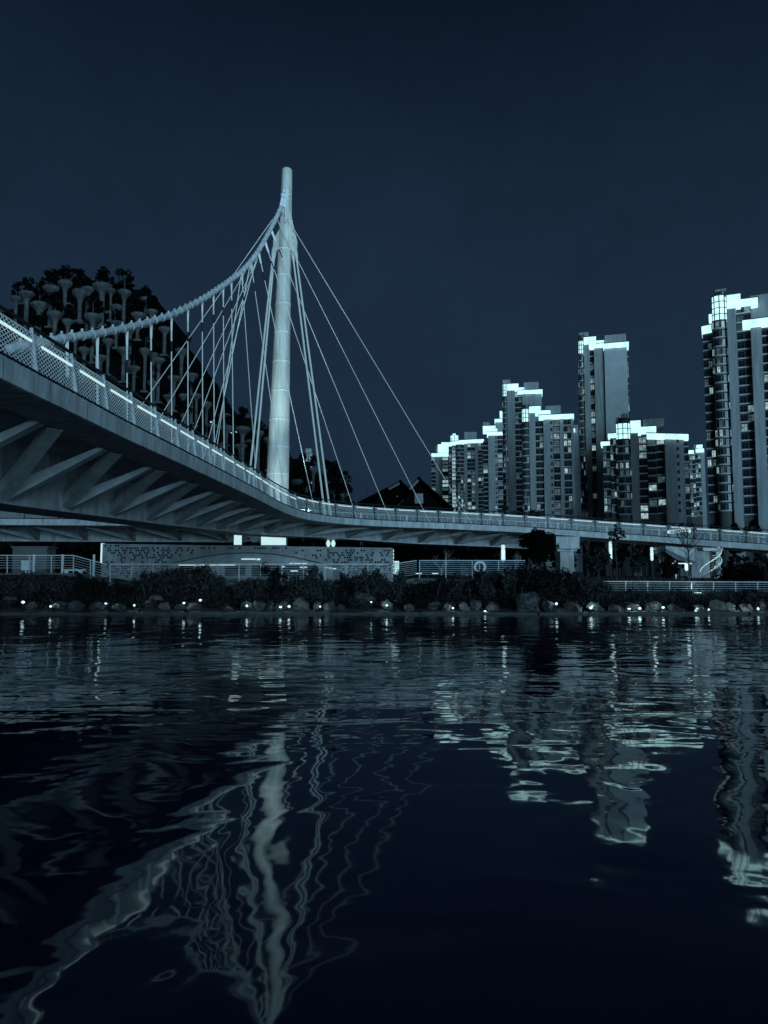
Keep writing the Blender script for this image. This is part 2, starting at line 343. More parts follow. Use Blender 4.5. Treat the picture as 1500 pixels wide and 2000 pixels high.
br = thing('footbridge', 'white curved suspension footbridge with a tall leaning mast, crossing from upper left to right', 'footbridge')
def sweep(path, s0, s1, prof, name, m, ds=0.7, parent=None):
    n = max(2, int((s1 - s0) / ds)); b = MB(); K = None
    for i in range(n + 1):
        q = s0 + (s1 - s0) * i / n; pr = prof(q); K = len(pr)
        b.v += [tuple(path.pt(q, o, z)) for o, z in pr]
    for i in range(n):
        for j in range(K): b.f.append((i * K + j, (i + 1) * K + j, (i + 1) * K + (j + 1) % K, i * K + (j + 1) % K)); b.m.append(0)
    b.f += [tuple(range(K)), tuple(n * K + j for j in range(K - 1, -1, -1))]; b.m += [0, 0]
    return b.build(name, m, parent)
def deck_arm(path, s0, s1, gs1, zbf, nodes, diag_dir, wid=6.2):
    sweep(path, s0, s1, lambda q: [(0.02, 0.0), (0.02, -0.20), (wid, -0.20), (wid, 0.0)], 'deck', M['soff'], parent=br)
    fas = sweep(path, s0, s1, lambda q: [(0.0, 0.06), (0.0, -0.44), (0.08, -0.46), (1.25, -0.52), (1.35, -0.42), (1.35, -0.203), (0.02, -0.203), (0.02, 0.004), (0.16, 0.004), (0.16, 0.06)], 'edge_beam', M['conc'], parent=br)
    sweep(path, s0, s1, lambda q: [(wid + .002, 0.06), (wid + .002, -0.4), (wid + .16, -0.4), (wid + .16, 0.06)], 'outer_edge_beam', M['conc'], parent=br)
    # joints of the fascia cladding
    j = MB(); q = s0 + 1.0
    while q < s1:
        t = path.tan(q) * .012
        P = [path.pt(q, -0.004, .03), path.pt(q, -0.004, -.44), path.pt(q, 0.07, -.466), path.pt(q, 1.23, -.526)]
        for a, b in zip(P, P[1:]): j.add([a - t, a + t, b + t, b - t], [(0, 1, 2, 3)])
        q += 2.12
    j.build('cladding_joint', M['joint'], fas)
    gd = sweep(path, s0, gs1, lambda q: [(4.5, -.203), (4.5, zbf(q)), (6.5, zbf(q) - .02), (7.0, zbf(q) + .5), (6.36, -.405), (6.0, -.203)], 'box_girder', M['conc2'], parent=br)
    jm = MB(); q = s0 + 5
    while q < gs1 - 1:
        t = path.tan(q) * .015; a, b = path.pt(q, 4.496, -.21), path.pt(q, 4.496, zbf(q)); jm.add([a - t, a + t, b + t, b - t], [(0, 1, 2, 3)]); q += 12.7
    jm.build('web_seam', M['joint'], gd)
    for q in nodes:
        zz = zbf(q) + .30
        a = path.pt(q, 4.62, zz)
        r1 = MB(); r1.bar(a, path.pt(q, 1.32, -.47), .30, .48, 0, .36, .14); r1.build('rib', M['rib'], br)
        e_ = path.pt(q + diag_dir(q) * 3.4, 1.32, -.47)
        r2 = MB(); r2.bar(path.pt(q + diag_dir(q) * .2, 4.62, zz), e_, .38, .44, 0, .46, .14); r2.build('rib', M['rib'], br)
NODE = 4.25
s_bend = sx(-3.0)
nodesA = []; q = sy(28.9) - NODE * 6
while q < S_PIER - 1.5:
    nodesA.append(q); q += NODE if q < s_bend - 8 else 3.35
deck_arm(A, 0, A.len, S_PIER + 1.0, zb, nodesA, lambda q: -1 if q < s_bend - 3 else 1)
nodesB = [B.len - 3 - 4.0 * i for i in range(14)]
deck_arm(B, 0, B.len, B.len, lambda q: -1.55, nodesB, lambda q: -1)

# side vents stamped in the girder web (dark louvre marks)
for pxv, pyv in ((303, 1013), (483, 1039)):
    q = A.s_at_px(pxv, 4.5, -1.2); v = MB(); t = A.tan(q)
    for sgn in (-1, 1):
        for k in range(3):
            a = A.pt(q + sgn * (.08 + .1 * k), 4.49, zb(q) + .62); b = A.pt(q + sgn * (.03 + .1 * k) , 4.49, zb(q) + .22); v.bar(a, b, .05, .012)
    v.build('vent', M['joint'], br)
for pxv in (822, 893):
    q = A.s_at_px(pxv, 4.5, -1.0); v = MB()
    for k in range(6):
        v.bar(A.pt(q + .26 * k - .7, 4.49, -.55), A.pt(q + .26 * k - .7, 4.49, -1.0), .05, .012)
    v.build('vent', M['joint'], br)

# ---- railing
def railing(path, s0, s1, o, sgn, step=2.1, fine=True, led=True):
    P = lambda q, z, d=0.0: path.pt(q, o + sgn * d, z)
    ra = link('railing', None, br)
    n = int((s1 - s0) / step); step = (s1 - s0) / n
    near = lambda q: (P(q, 1).xy.length < 38)
    for i in range(n + 1):
        q = s0 + i * step; b = MB()
        b.bar(P(q, .02, .10), P(q, 1.24, .27), .13, .045, 0, .075, .04, up=path.tan(q))
        b.bar(P(q + .11, .02, .20), P(q + .05, .95, .30), .09, .03, 0, .05, .03, up=path.tan(q))
        b.build('railing_post', M['white'] if not fine else (M['post'] if P(q, 0).y < 54 else M['post_backlit']), ra)
    for i in range(n):
        qa, qb = s0 + i * step + .08, s0 + (i + 1) * step - .04
        if fine:
            m = MB(); L_ = qb - qa; H0, H1 = .10, 1.10
            pitch = .085 if near(qa) else .11; wd = .019 if near(qa) else .017
            def PQ(u, v): return P(qa + u, v, .125 + .145 * (v / 1.24))
            for slope, off in ((0.62, .0), (-0.62, .012)):
                u0 = -abs(1.0 / slope)
                while u0 < L_ + abs(1.0 / slope):
                    # line v = H0 + slope*(u-u0)
                    us = sorted((u0, u0 + (H1 - H0) / slope)); ua, ub = max(0, us[0]), min(L_, us[1])
                    if ub - ua > .03:
                        va, vb = H0 + slope * (ua - u0), H0 + slope * (ub - u0)
                        dn = sgn * off
                        a, b = PQ(ua, va), PQ(ub, vb)
                        nn = path.tan(qa).cross(Vector((0, 0, 1)))
                        m.bar(a + nn * off, b + nn * off, wd, .008, up=nn)
                    u0 += pitch / 0.53 if slope > 0 else pitch / 0.40
            m.bar(PQ(0, H1), PQ(L_, H1), .03, .03); m.bar(PQ(0, H0), PQ(L_, H0), .03, .03)
            m.build('mesh_panel', M['wire'], ra)
        else:
            m = MB()
            for k in range(9): m.bar(P(qa + (qb - qa) * k / 8, .1, .15), P(qa + (qb - qa) * k / 8, 1.1, .26), .02, .02)
            m.bar(P(qa, 1.1, .26), P(qb, 1.1, .26), .03, .03); m.bar(P(qa, .1, .15), P(qb, .1, .15), .03, .03)
            m.build('mesh_panel', M['wire'], ra)
        if led:
            zl = .84 if P(qa, 0).y < 52 else 1.0; l = MB(); l.bar(P(qa + .16, zl, .12), P(qb - .22, zl, .12), .035, .055); l.build('light_strip', M['led'], ra)
    N = int((s1 - s0) / .7)
    t = MB(); t.tube([P(s0 + (s1 - s0) * i / N, 1.36, .42) for i in range(N + 1)], .045, 6); t.build('handrail', M['dark'], ra)
    t = MB(); t.tube([P(s0 + (s1 - s0) * i / N, .10, -.02) for i in range(N + 1)], .032, 5)
    q = s0
    while q < s1: t.bar(P(q, .0, .06), P(q, .10, -.02), .03, .03); q += .52
    t.build('drain_rail', M['dark'], ra)
railing(A, 0.6, A.len - .5, 0.02, 1)
railing(A, 0.6, A.len - .5, 6.15, -1, step=4.2, fine=False, led=False)
railing(B, 0.6, B.len - 8, 0.02, 1, step=2.6, fine=True)

# ---- mast
mast_base, mast_top = atY(542, 952, 68.6), atY(560.5, 333, 68.9)
md = (mast_top - mast_base).normalized()
mfoot = mast_base - md * ((mast_base.z - 1.8) / md.z)
Hm = (mast_top - mfoot).length
def mast_r(h):   # radius along the mast
    z = mfoot.z + md.z * h
    return interp(z, [(2, 1.05), (10.5, .99), (13.7, .965), (19.1, .85), (24.8, .74), (32.5, .64), (35.2, .59), (37.8, .53), (mast_top.z, .49)])
pm = MB(); hs = [Hm * i / 44 for i in range(45)]
pm.tube([mfoot + md * h for h in hs] + [mast_top + md * .12, mast_top + md * .18], [mast_r(h) for h in hs] + [.40, .22], 28)
pyl = pm.build('mast', M['mast'], br, smooth=True)
for y in (488, 539, 595, 651, 708, 765, 822, 875, 928):
    P = atY(550, y, 68.7); h = (P.z - mfoot.z) / md.z; rr = mast_r(h); b = MB()
    b.tube([mfoot + md * (h - .035), mfoot + md * (h + .035)], rr + .022, 28); b.build('weld_ring', M['ring'], pyl)
def mp(y, dx=0.0, dy=0.0):   # a point beside the mast at picture height y
    P = atY(550, y, 68.7); h = (P.z - mfoot.z) / md.z; return mfoot + md * h + Vector((dx, dy, 0))
gu = MB()   # gusset plates and saddle
for sx_, ya, yb_, wd in ((1, 415, 492, 1.0), (-1, 448, 490, .85)):
    for d_ in (-.12, .12):
        a, b, c, d = mp(ya, sx_ * .45, d_ - .2), mp(yb_ - 20, sx_ * (wd + .18), d_ - .2), mp(yb_, sx_ * (wd + .15), d_ - .2), mp(yb_, sx_ * .5, d_ - .2)
        tv = Vector((0, .03, 0)); gu.add([a - tv, b - tv, c - tv, d - tv, a + tv, b + tv, c + tv, d + tv], [(0, 1, 2, 3), (7, 6, 5, 4), (0, 4, 5, 1), (1, 5, 6, 2), (2, 6, 7, 3), (3, 7, 4, 0)])
for kk in range(5): gu.tube([mp(430 + kk * 12, .62 + .07 * kk, -.5), mp(430 + kk * 12, .62 + .07 * kk, .3)], .07, 8)
gu.build('gusset_plate', M['mast'], pyl)
sd_ = MB()
for dx in (-.28, .0): sd_.bar(mp(375, dx + .15, -.5), mp(410, dx - .1, -.7), .12, .3)
sd_.tube([mp(384, -.42, -.5), mp(384, .40, -.5)], .09, 8); sd_.bar(mp(370, .1, -.5), mp(440, .12, -.80), .10, .18)
for kk in range(4): sd_.tube([mp(380 + 9 * kk, -.12, -.5), mp(380 + 9 * kk, -.12, -.78)], .08, 8)
sd_.build('cable_saddle', M['ring'], pyl)
pd = MB(); pd.lathe([(1.7, 0), (1.7, .5), (1.35, .7), (1.2, .9)], 24, (mfoot.x, mfoot.y, 1.6)); pd.build('mast_footing', M['conc'], br)

# ---- main cable and rods
CN = [(15, 682, 30.0), (70, 672, 31.6), (130, 660, 33.8), (190, 652, 36.8), (248, 640, 40.9), (295, 628, 45), (335, 615, 49.2), (367, 600, 52.8), (395, 585, 56.2), (417, 571, 58.8), (436, 558, 60.8), (452, 546, 62.4),
      (472, 530, 64), (490, 510, 65.2), (505, 489, 66.1), (517, 468, 66.7), (529, 446, 67.2), (540, 424, 67.6), (549, 404, 67.9)]
CW = [atY(*c) for c in CN]
cpts = [Vector(p) for p in catmull([tuple(p) for p in CW], 6)]
mc = MB(); mc.tube(cpts, .19, 10); cab = mc.build('main_cable', M['cable'], br, smooth=True)
for i in range(3, len(cpts) - 2, 2):   # clamp bands round the cable
    cl = MB(); t = (cpts[i + 1] - cpts[i - 1]).normalized(); cl.tube([cpts[i] - t * .07, cpts[i] + t * .07], .225, 10)
    cl.tube([cpts[i] + Vector((0, 0, .20)), cpts[i] + Vector((0, 0, .34))], .06, 6); cl.build('cable_clamp', M['cable'], cab)
def rod(a, b, r, name, clevis=True, mk='rod'):
    a, b = Vector(a), Vector(b); t = (b - a).normalized(); o_ = MB()
    L_ = (b - a).length
    if clevis:
        o_.bar(a, a + t * 1.1, .16, .22, 0, .10, .14)
        o_.tube([a + t * 1.1, a + t * 1.9], r * 1.35, 6, 0); o_.tube([a + t * 1.9, a + t * 2.7], r * 1.5, 6, 1); o_.tube([a + t * 2.7, b], r, 6, 0)
    else: o_.tube([a, b], r, 6, 0)
    o_.build(name, [M[mk], M['rodk']], br)
for i, pxa in ((2, 136), (3, 190), (4, 248), (5, 295), (6, 335), (7, 367), (8, 396), (9, 418), (10, 437), (11, 457)):
    b = MB(); q = A.s_at_px(pxa, 5.9, .05)
    rod(CW[i] - Vector((0, 0, .15)), A.pt(q, 5.9, .0), .040 if i > 3 else .06, 'hanger')
for i, pxa in ((12, 504), (13, 563), (14, 618), (15, 701), (16, 766), (17, 845), (18, 928)):
    q = A.s_at_px(pxa, 5.9, .05); rod(CW[i] - Vector((0, 0, .12)), A.pt(q, 5.9, .0), .034, 'hanger', clevis=i < 17)
for i, pxa in ((18, 113), (17, 192), (16, 262), (15, 312), (14, 362), (13, 388), (12, 402)):
    q = B.s_at_px(pxa, 3.0, .05, 0.0); rod(CW[i] - Vector((0, .1, .12)), B.pt(q, 3.0, .0), .036, 'hanger', clevis=False)
def sock(a, b):
    a, b = Vector(a), Vector(b); t = (b - a).normalized(); o_ = MB()
    o_.tube([a, a + t * .5, a + t * .9, a + t * 1.5], [.14, .17, .15, .085], 8); o_.tube([a + t * 1.5, b - t * 1.6], .085, 8); o_.tube([b - t * 1.6, b - t * .4, b], [.085, .15, .15], 8)
    return o_
for pxa, dx, o_ in ((479, -1.0, 5.2), (489, -.88, 5.2)):
    q = A.s_at_px(pxa, o_, .1); sock(mp(484, dx, -.15), A.pt(q, o_, .1)).build('stay_cable', M['rod'], br)
for pxa, dx, o_ in ((635, .72, 1.5), (645, 1.02, 1.5)):
    q = A.s_at_px(pxa, o_, .1); sock(mp(488, dx, -.2), A.pt(q, o_, .1)).build('stay_cable', M['rod'], br)

# ---- piers under the right arm
def pier(path, q, o0, o1, zc0, zc1, w1, col_o, col_w, zbot=1.0):
    t = path.tan(q); n = Vector((-t.y, t.x, 0)); P = path.pt(q); b = MB()
    def bx(oa, ob, half, za, zb_):
        q_ = []
        for z in (za, zb_):
            for oo, hh in ((oa, -half), (oa, half), (ob, half), (ob, -half)):
                v = Vector((P.x, P.y, 0)) + n * oo + t * hh; q_.append((v.x, v.y, z))
        b.hexa(q_)
    bx(o0, o1, w1, P.z + zc0, P.z + zc1)
    bx(col_o[0] - .12, col_o[1] + .12, col_w + .28, P.z + zc0 - .22, P.z + zc0 - .002)
    bx(col_o[0], col_o[1], col_w, zbot, P.z + zc0 - .222)
    return b.build('pier', M['conc'], br)
pier(A, A.s_at_px(1107, 0, -1), -.03, 7.1, -1.62, -.53, 1.05, (.4, 2.4), .62)
pier(A, A.s_at_px(1372, 0, -1), 1.0, 4.2, -.72, -.53, .9, (1.2, 3.2), .85)
# floodlights on the deck that light the mast (lamp and its light)
def flood(loc, aim, watts, spot=38):
    b = MB(); d = (Vector(aim) - Vector(loc)).normalized(); L0 = Vector(loc)
    b.tube([L0 - d * .28, L0], [.10, .17], 10, 0); b.tube([L0 + d * .003, L0 + d * .02], .14, 10, 1); b.bar(L0 - d * .2, L0 - d * .2 - Vector((0, 0, .35)), .05, .05, 0)
    b.build('floodlight', [M['dark'], M['lamp']], br)
    l = bpy.data.lights.new('floodlight_light', 'SPOT'); l.energy = watts; l.spot_size = R(spot); l.spot_blend = .6; l.color = (.58, .93, 1.0); l.shadow_soft_size = .15
    o_ = link('floodlight_light', l, br, L0 + d * .05); o_.rotation_euler = (-d).to_track_quat('Z', 'Y').to_euler()
for dx, dy, hz, wt in ((-3.2, -4.2, 8.5, 700), (3.6, -4.4, 8.5, 700), (-2.4, -4.6, 29, 4200), (3.0, -4.8, 32, 4200)):
    P = mp(990, dx, dy); P.z = 7.35; flood(P, mfoot + md * hz, wt, 40 if hz > 20 else 60)

# ---- curled light tube on the right railing
q0 = A.s_at_px(1305, 0, .5); ct = MB(); pts = []
for i in range(60):
    u = i / 59 * 1.6; pts.append(A.pt(q0 + u + .16 * math.sin(i * .85), -.03, .52 + u * .22 + .16 * math.cos(i * .85)))
ct.tube(pts, .016, 5); ct.lathe([(.05, -.15), (.14, -.1), (.14, .1), (.05, .15)], 8, A.pt(q0 + 1.75, -.05, .75)); ct.lathe([(.05, -.12), (.12, 0), (.05, .12)], 8, A.pt(q0, -.05, .52))
tag(ct.build('light_garland', M['led']), 'curly lit tube ornament hung on the bridge railing above the bare tree', 'light ornament')

# ================================================================== foliage generators
def leaf_cloud(seed, n, ls, shape, b=None, m=0):
    r = random.Random(seed); b = b or MB()
    for _ in range(n):
        c, ax = shape(r)
        a = r.uniform(0, 2 * math.pi); tl = r.uniform(-.9, .9)
        u = Vector((math.cos(a) * math.cos(tl), math.sin(a) * math.cos(tl), math.sin(tl))); v = u.cross(Vector((r.uniform(-1, 1), r.uniform(-1, 1), r.uniform(-1, 1)))).normalized()
        s_ = ls * r.uniform(.6, 1.4); c = Vector(c)
        b.add([c - u * s_, c - v * s_ * .42, c + u * s_, c + v * s_ * .42], [(0, 1, 2, 3)], m)
    return b
def clumps(seed, k, prof):
    """sub-clump centres spread in a crown; prof(r)->(x,y,z)"""
    r = random.Random(seed); return [(Vector(prof(r)), r.uniform(.5, 1.0)) for _ in range(k)]
def crown_mesh(seed, n, ls, k, prof, cr, flat=.8):
    cs = clumps(seed, k, prof)
    def sh(r):
        c, s_ = r.choice(cs); d = Vector((r.gauss(0, 1), r.gauss(0, 1), r.gauss(0, flat))); d = d.normalized() * (r.random() ** .45) * cr * s_
        return c + d, 0
    return leaf_cloud(seed + 1, n, ls, sh)
def ell(rx, ry, rz, cz):
    def f(r):
        d = Vector((r.gauss(0, 1), r.gauss(0, 1), r.gauss(0, 1))).normalized() * (r.random() ** .4); return (d.x * rx, d.y * ry, cz + d.z * rz)
    return f
def limbs(b, seed, base, h, r0, k, spread, m=0, up=.75):
    r = random.Random(seed); B0 = Vector(base); T = B0 + Vector((r.uniform(-.05, .05) * h, r.uniform(-.05, .05) * h, h)); 
    b.tube([B0, B0.lerp(T, .5) + Vector((r.uniform(-.02, .02) * h, 0, 0)), T], [r0, r0 * .7, r0 * .25], 6, m)
    for i in range(k):
        f = r.uniform(.35, .95); s_ = B0.lerp(T, f); a = r.uniform(0, 6.28)
        d = Vector((math.cos(a), math.sin(a), up * r.uniform(.5, 1.3))).normalized(); L_ = spread * r.uniform(.5, 1)
        b.tube([s_, s_ + d * L_ * .5 + Vector((0, 0, .04 * L_)), s_ + d * L_ + Vector((0, 0, .16 * L_))], [r0 * .4, r0 * .25, r0 * .08], 4, m)
def bare_branches(b, seed, base, h, r0, depth=4, m=0, ang=.55, lean=(0, 0)):
    r = random.Random(seed)
    def grow(P, d, L_, rr, lev):
        Q = P + d * L_; mid = P + d * L_ * .5 + Vector((r.uniform(-.04, .04), r.uniform(-.04, .04), 0)) * L_
        b.tube([P, mid, Q], [rr, rr * .8, rr * .6], 5 if lev < 2 else 3, m, cap=False)
        if lev >= depth: return
        for i in range(3 if lev < 3 else 2):
            ax = Vector((r.gauss(0, 1), r.gauss(0, 1), 0)).normalized(); nd = (d + ax * ang * r.uniform(.5, 1.25) + Vector((0, 0, .12))).normalized()
            f = r.uniform(.55, 1.0) if i else 1.0
            grow(P.lerp(Q, f), nd, L_ * r.uniform(.55, .8), rr * .55, lev + 1)
    grow(Vector(base), Vector((lean[0], lean[1], 1)).normalized(), h * .36, r0, 0)

# ================================================================== the column-and-tree building on the left
YH = 132.0
SKY = [(-60, 600), (20, 590), (50, 568), (110, 556), (160, 548), (235, 558), (290, 572), (312, 622), (350, 672), (385, 725), (420, 775), (455, 812), (500, 822), (525, 832), (560, 880), (610, 905), (660, 930), (690, 975)]
hb = thing('terraced_building', 'dark hill-shaped terraced building studded with mushroom-headed concrete columns, far left', 'building', atY(200, 1000, YH).to_tuple()[:2] + (2.0,))
hx, hy = hb.location.x, hb.location.y
def hl(px, py, Y): 
    P = atY(px, py, Y); return Vector((P.x - hx, P.y - hy, P.z - 2.0))
bm = MB(); pxs = [-60 + 22 * i for i in range(35)]
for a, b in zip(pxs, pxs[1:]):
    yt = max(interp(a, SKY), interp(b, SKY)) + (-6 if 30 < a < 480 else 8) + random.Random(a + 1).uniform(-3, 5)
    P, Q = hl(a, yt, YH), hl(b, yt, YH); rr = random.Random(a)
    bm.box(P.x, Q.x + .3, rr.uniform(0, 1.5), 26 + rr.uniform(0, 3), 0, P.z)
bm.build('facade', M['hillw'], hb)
rl = random.Random(11)
for _ in range(60):
    a = rl.uniform(20, 660); y = interp(a, SKY) + rl.uniform(40, 330)
    if y > 960: continue
    P = hl(a, y, YH); w_ = rl.uniform(.8, 3.0); lg = MB(); lg.box(P.x, P.x + w_, -1.2, 1.6, P.z, P.z + rl.uniform(.25, .5)); lg.build('facade_ledge', M['ledge'], hb)
PL = [(32, 580, 24), (53, 571, 30), (78, 592, 34), (100, 560, 30), (108, 610, 36), (128, 550, 32), (133, 625, 28), (157, 568, 38), (172, 562, 26), (182, 615, 36), (200, 555, 36), (217, 565, 22), (228, 597, 28), (243, 568, 30), (270, 612, 28), (285, 583, 30), (297, 606, 24),
      (212, 663, 26), (242, 680, 28), (284, 682, 30), (322, 640, 24), (355, 682, 30), (375, 730, 26), (196, 695, 26), (340, 735, 24), (404, 786, 26), (438, 808, 26), (442, 832, 30), (474, 834, 32), (165, 680, 28), (310, 700, 26), (300, 745, 24), (505, 842, 26), (525, 855, 24), (395, 850, 24), (588, 937, 40), (650, 940, 36), (672, 965, 30), (612, 915, 24), (120, 675, 26), (70, 640, 26)]
PL += [(262, 716, 24), (300, 690, 22), (330, 772, 24), (358, 770, 22), (362, 810, 24), (384, 770, 22), (415, 828, 22), (470, 868, 24), (430, 870, 24), (255, 640, 26), (148, 655, 24), (228, 628, 24)]
PL.sort()
rt = random.Random(5)
ptrees = []
for i, (a, y, wd) in enumerate(PL):
    Yc = YH - 2.2 + (1.2 if y < 600 else -1.4 * ((y - 600) / 300) - rt.uniform(0, 1.0))
    P = hl(a, y, Yc); R_ = wd / 2 * .95 * Yc / F; cr = R_ * .27; L_ = rt.uniform(4.5, 8.5)
    b = MB(); n = 10
    b.lathe([(cr * .95, -L_), (cr, -R_ * 1.5), (cr * 1.1, -R_ * 1.32)], n, P); b.box(P.x - R_ * .55, P.x + R_ * .55, P.y - cr, P.y + 3.5, P.z - L_ - .35, P.z - L_ - .004)
    b.lathe([(cr * 1.1, -R_ * 1.32 + .003), (cr * 1.5, -R_ * 1.02), (R_ * .86, -R_ * .58), (R_ * .99, -R_ * .42), (R_, -R_ * .12), (R_ * .9, -.02), (R_ * .7, -.02)], n, P)
    b.lathe([(cr * 1.06, -R_ * 2.3), (cr * 1.06, -R_ * 2.2)], n, P, 1)
    sq = rt.uniform(.85, 1.2); b.v = [(P.x + (x - P.x) * sq, y, P.z + (z - P.z) * (1 if sq > 1 else 1.06)) for x, y, z in b.v]; b.build('planter_column', [M['col'], M['colr']], hb)
    ptrees.append((P + Vector((hx, hy, 2.0)), R_, a))
for i_, (a, y) in enumerate(((412, 824), (444, 838), (462, 843), (610, 943))):
    P = hl(a, y, YH - 3.6); lw = MB(); lw.tube([P - Vector((0, .1, 0)), P + Vector((0, .1, 0))], .15, 8); lw.bar(P + Vector((0, .1, 0)), P + Vector((0, 4, 0)), .05, .05); lw.build('wall_lamp', M['lamp'], hb)
CR = [crown_mesh(s_, 300, .24, 9, ell(.85, .85, .75, 1.0), .55).mesh('crown', M['leaf3']) for s_ in (21, 31, 41)] + [crown_mesh(51, 300, .24, 10, ell(.45, .45, 1.3, 1.3), .42).mesh('crown', M['leaf3'])]
tb = MB(); limbs(tb, 4, (0, 0, -.1), 1.5, .09, 5, .7); TR = tb.mesh('trunk', M['bark'])
for i, (P, R_, a) in enumerate(ptrees):
    k = rt.choice((0, 1, 2, 0, 1, 3)); sc = max(R_, .95) * rt.uniform(.95, 1.45)
    form = 'narrow upright dark tree' if k == 3 else ('broad dark tree' if sc > 1.35 else 'small round dark tree')
    t = thing('planter_tree', '%s in a planter, %s from the left on the terraced building' % (form, ordinal(i + 1)), 'tree', P, rt.uniform(0, 6), 'trees in the column-top planters'); t.scale = (sc,) * 3
    link('trunk', TR, t); link('crown', CR[k], t)
# big trees on the low end of that building, right of the mast
for i, (a, y0, y1, wd, lab) in enumerate(((592, 868, 985, 62, 'tall dark pointed tree just right of the mast base'), (640, 888, 985, 72, 'wide dark tree behind the thick right-hand stay cables'), (668, 905, 985, 46, 'low dark round tree at the end of the terraced building'))):
    P = atY(a, 990, 118); P.z = 2.2; T = atY(a, y0, 118); h = T.z - P.z; wr = wd / 2 * 118 / F
    t = thing('dark_tree', lab, 'tree', P, 0, 'dark trees behind the bridge'); b = MB(); limbs(b, i, (0, 0, 0), h * .9, .35, 9, wr * .8); b.build('trunk', M['bark'], t)
    if i == 0: pf = lambda r, wr=wr, h=h: (lambda z: (r.uniform(-1, 1) * wr * (1 - z) * .95, r.uniform(-1, 1) * wr * (1 - z), h * (.15 + .8 * z)))(r.random())
    else: pf = ell(wr * .85, wr * .85, h * .38, h * .58)
    crown_mesh(80 + i, 2600, .30, 40, pf, wr * .30).build('crown', M['leaf3'], t)

# ---- two dark gabled houses
def house(label, pxl, pxr, pxa, yeave_l, yeave_r, yapex, Y, dep):
    P, Q, T = atY(pxl, yeave_l, Y), atY(pxr, yeave_r, Y), atY(pxa, yapex, Y)
    c = Vector(((P.x + Q.x) / 2, Y, 2.2)); t = thing('gabled_house', label, 'house', c)
    x0, x1, xa = P.x - c.x, Q.x - c.x, T.x - c.x; z0, z1, za = P.z - c.z, Q.z - c.z, T.z - c.z
    b = MB(); b.prism([(x0 + .6, 0), (x1 - .6, 0), (x1 - .6, z1 - .3), (xa, za - .45), (x0 + .6, z0 - .3)], 0, dep); b.build('wall', M['hwall'], t)
    r_ = MB()
    for (xa_, za_, xb_, zb_) in ((x0, z0, xa, za), (xa, za, x1, z1)):
        dx, dz = xb_ - xa_, zb_ - za_; l_ = math.hypot(dx, dz); nx, nz = -dz / l_ * .22, dx / l_ * .22
        r_.prism([(xa_, za_), (xb_, zb_), (xb_ + nx, zb_ + nz), (xa_ + nx, za_ + nz)], -.8, dep + .8)
    ro = r_.build('roof', M['roof'], t)
    v = MB(); v.bar((xa - .1, -.84, za - .1), (lerp(xa, x0, .28), -.84, lerp(za, z0, .28) - .1), .05, .3); v.build('verge_board', M['verge'], ro)
    wn_ = MB(); wn_.box(xa - .5, xa + .5, -.06, -.01, za - 2.8, za - 1.6); wn_.build('window', M['glass'], t)
    rd = MB(); rd.bar((xa, -.9, za + .2), (xa, dep + .9, za + .2), .35, .25); rd.build('ridge_tile', M['roof'], ro)
house('dark gabled house roof, the lower left one of the two beside the towers', 700, 830, 782, 985, 985, 944, 98, 14)
house('larger dark gabled house roof, nearer the towers and with a long right slope', 752, 885, 818, 1000, 998, 938, 92, 16)

# ================================================================== residential towers
WC = {}
def win_mesh(w, h, kind):
    key = (round(w, 2), round(h, 2), kind)
    if key not in WC:
        b = MB(); win_geo(b, w, h); WC[key] = b.mesh('window', [M[kind], M['frame']])
    return WC[key]
def win_geo(b, w, h, mtx=None, k=0):
    n0 = len(b.v)
    b.box(-w / 2, w / 2, -.10, .02, -h / 2, h / 2, k)
    f = .09
    for x in ((-w / 2, -w / 2 + f), (w / 2 - f, w / 2), (-.05, .05)): b.box(x[0], x[1], -.16, -.105, -h / 2, h / 2, 4 if k or mtx else 1)
    b.box(-w / 2 + f + .002, -.052, -.158, -.106, h * .16, h * .16 + .08, 4 if k or mtx else 1); b.box(.052, w / 2 - f - .002, -.158, -.106, h * .16, h * .16 + .08, 4 if k or mtx else 1)
    if mtx:
        for i in range(n0, len(b.v)): b.v[i] = tuple(mtx @ Vector(b.v[i]))
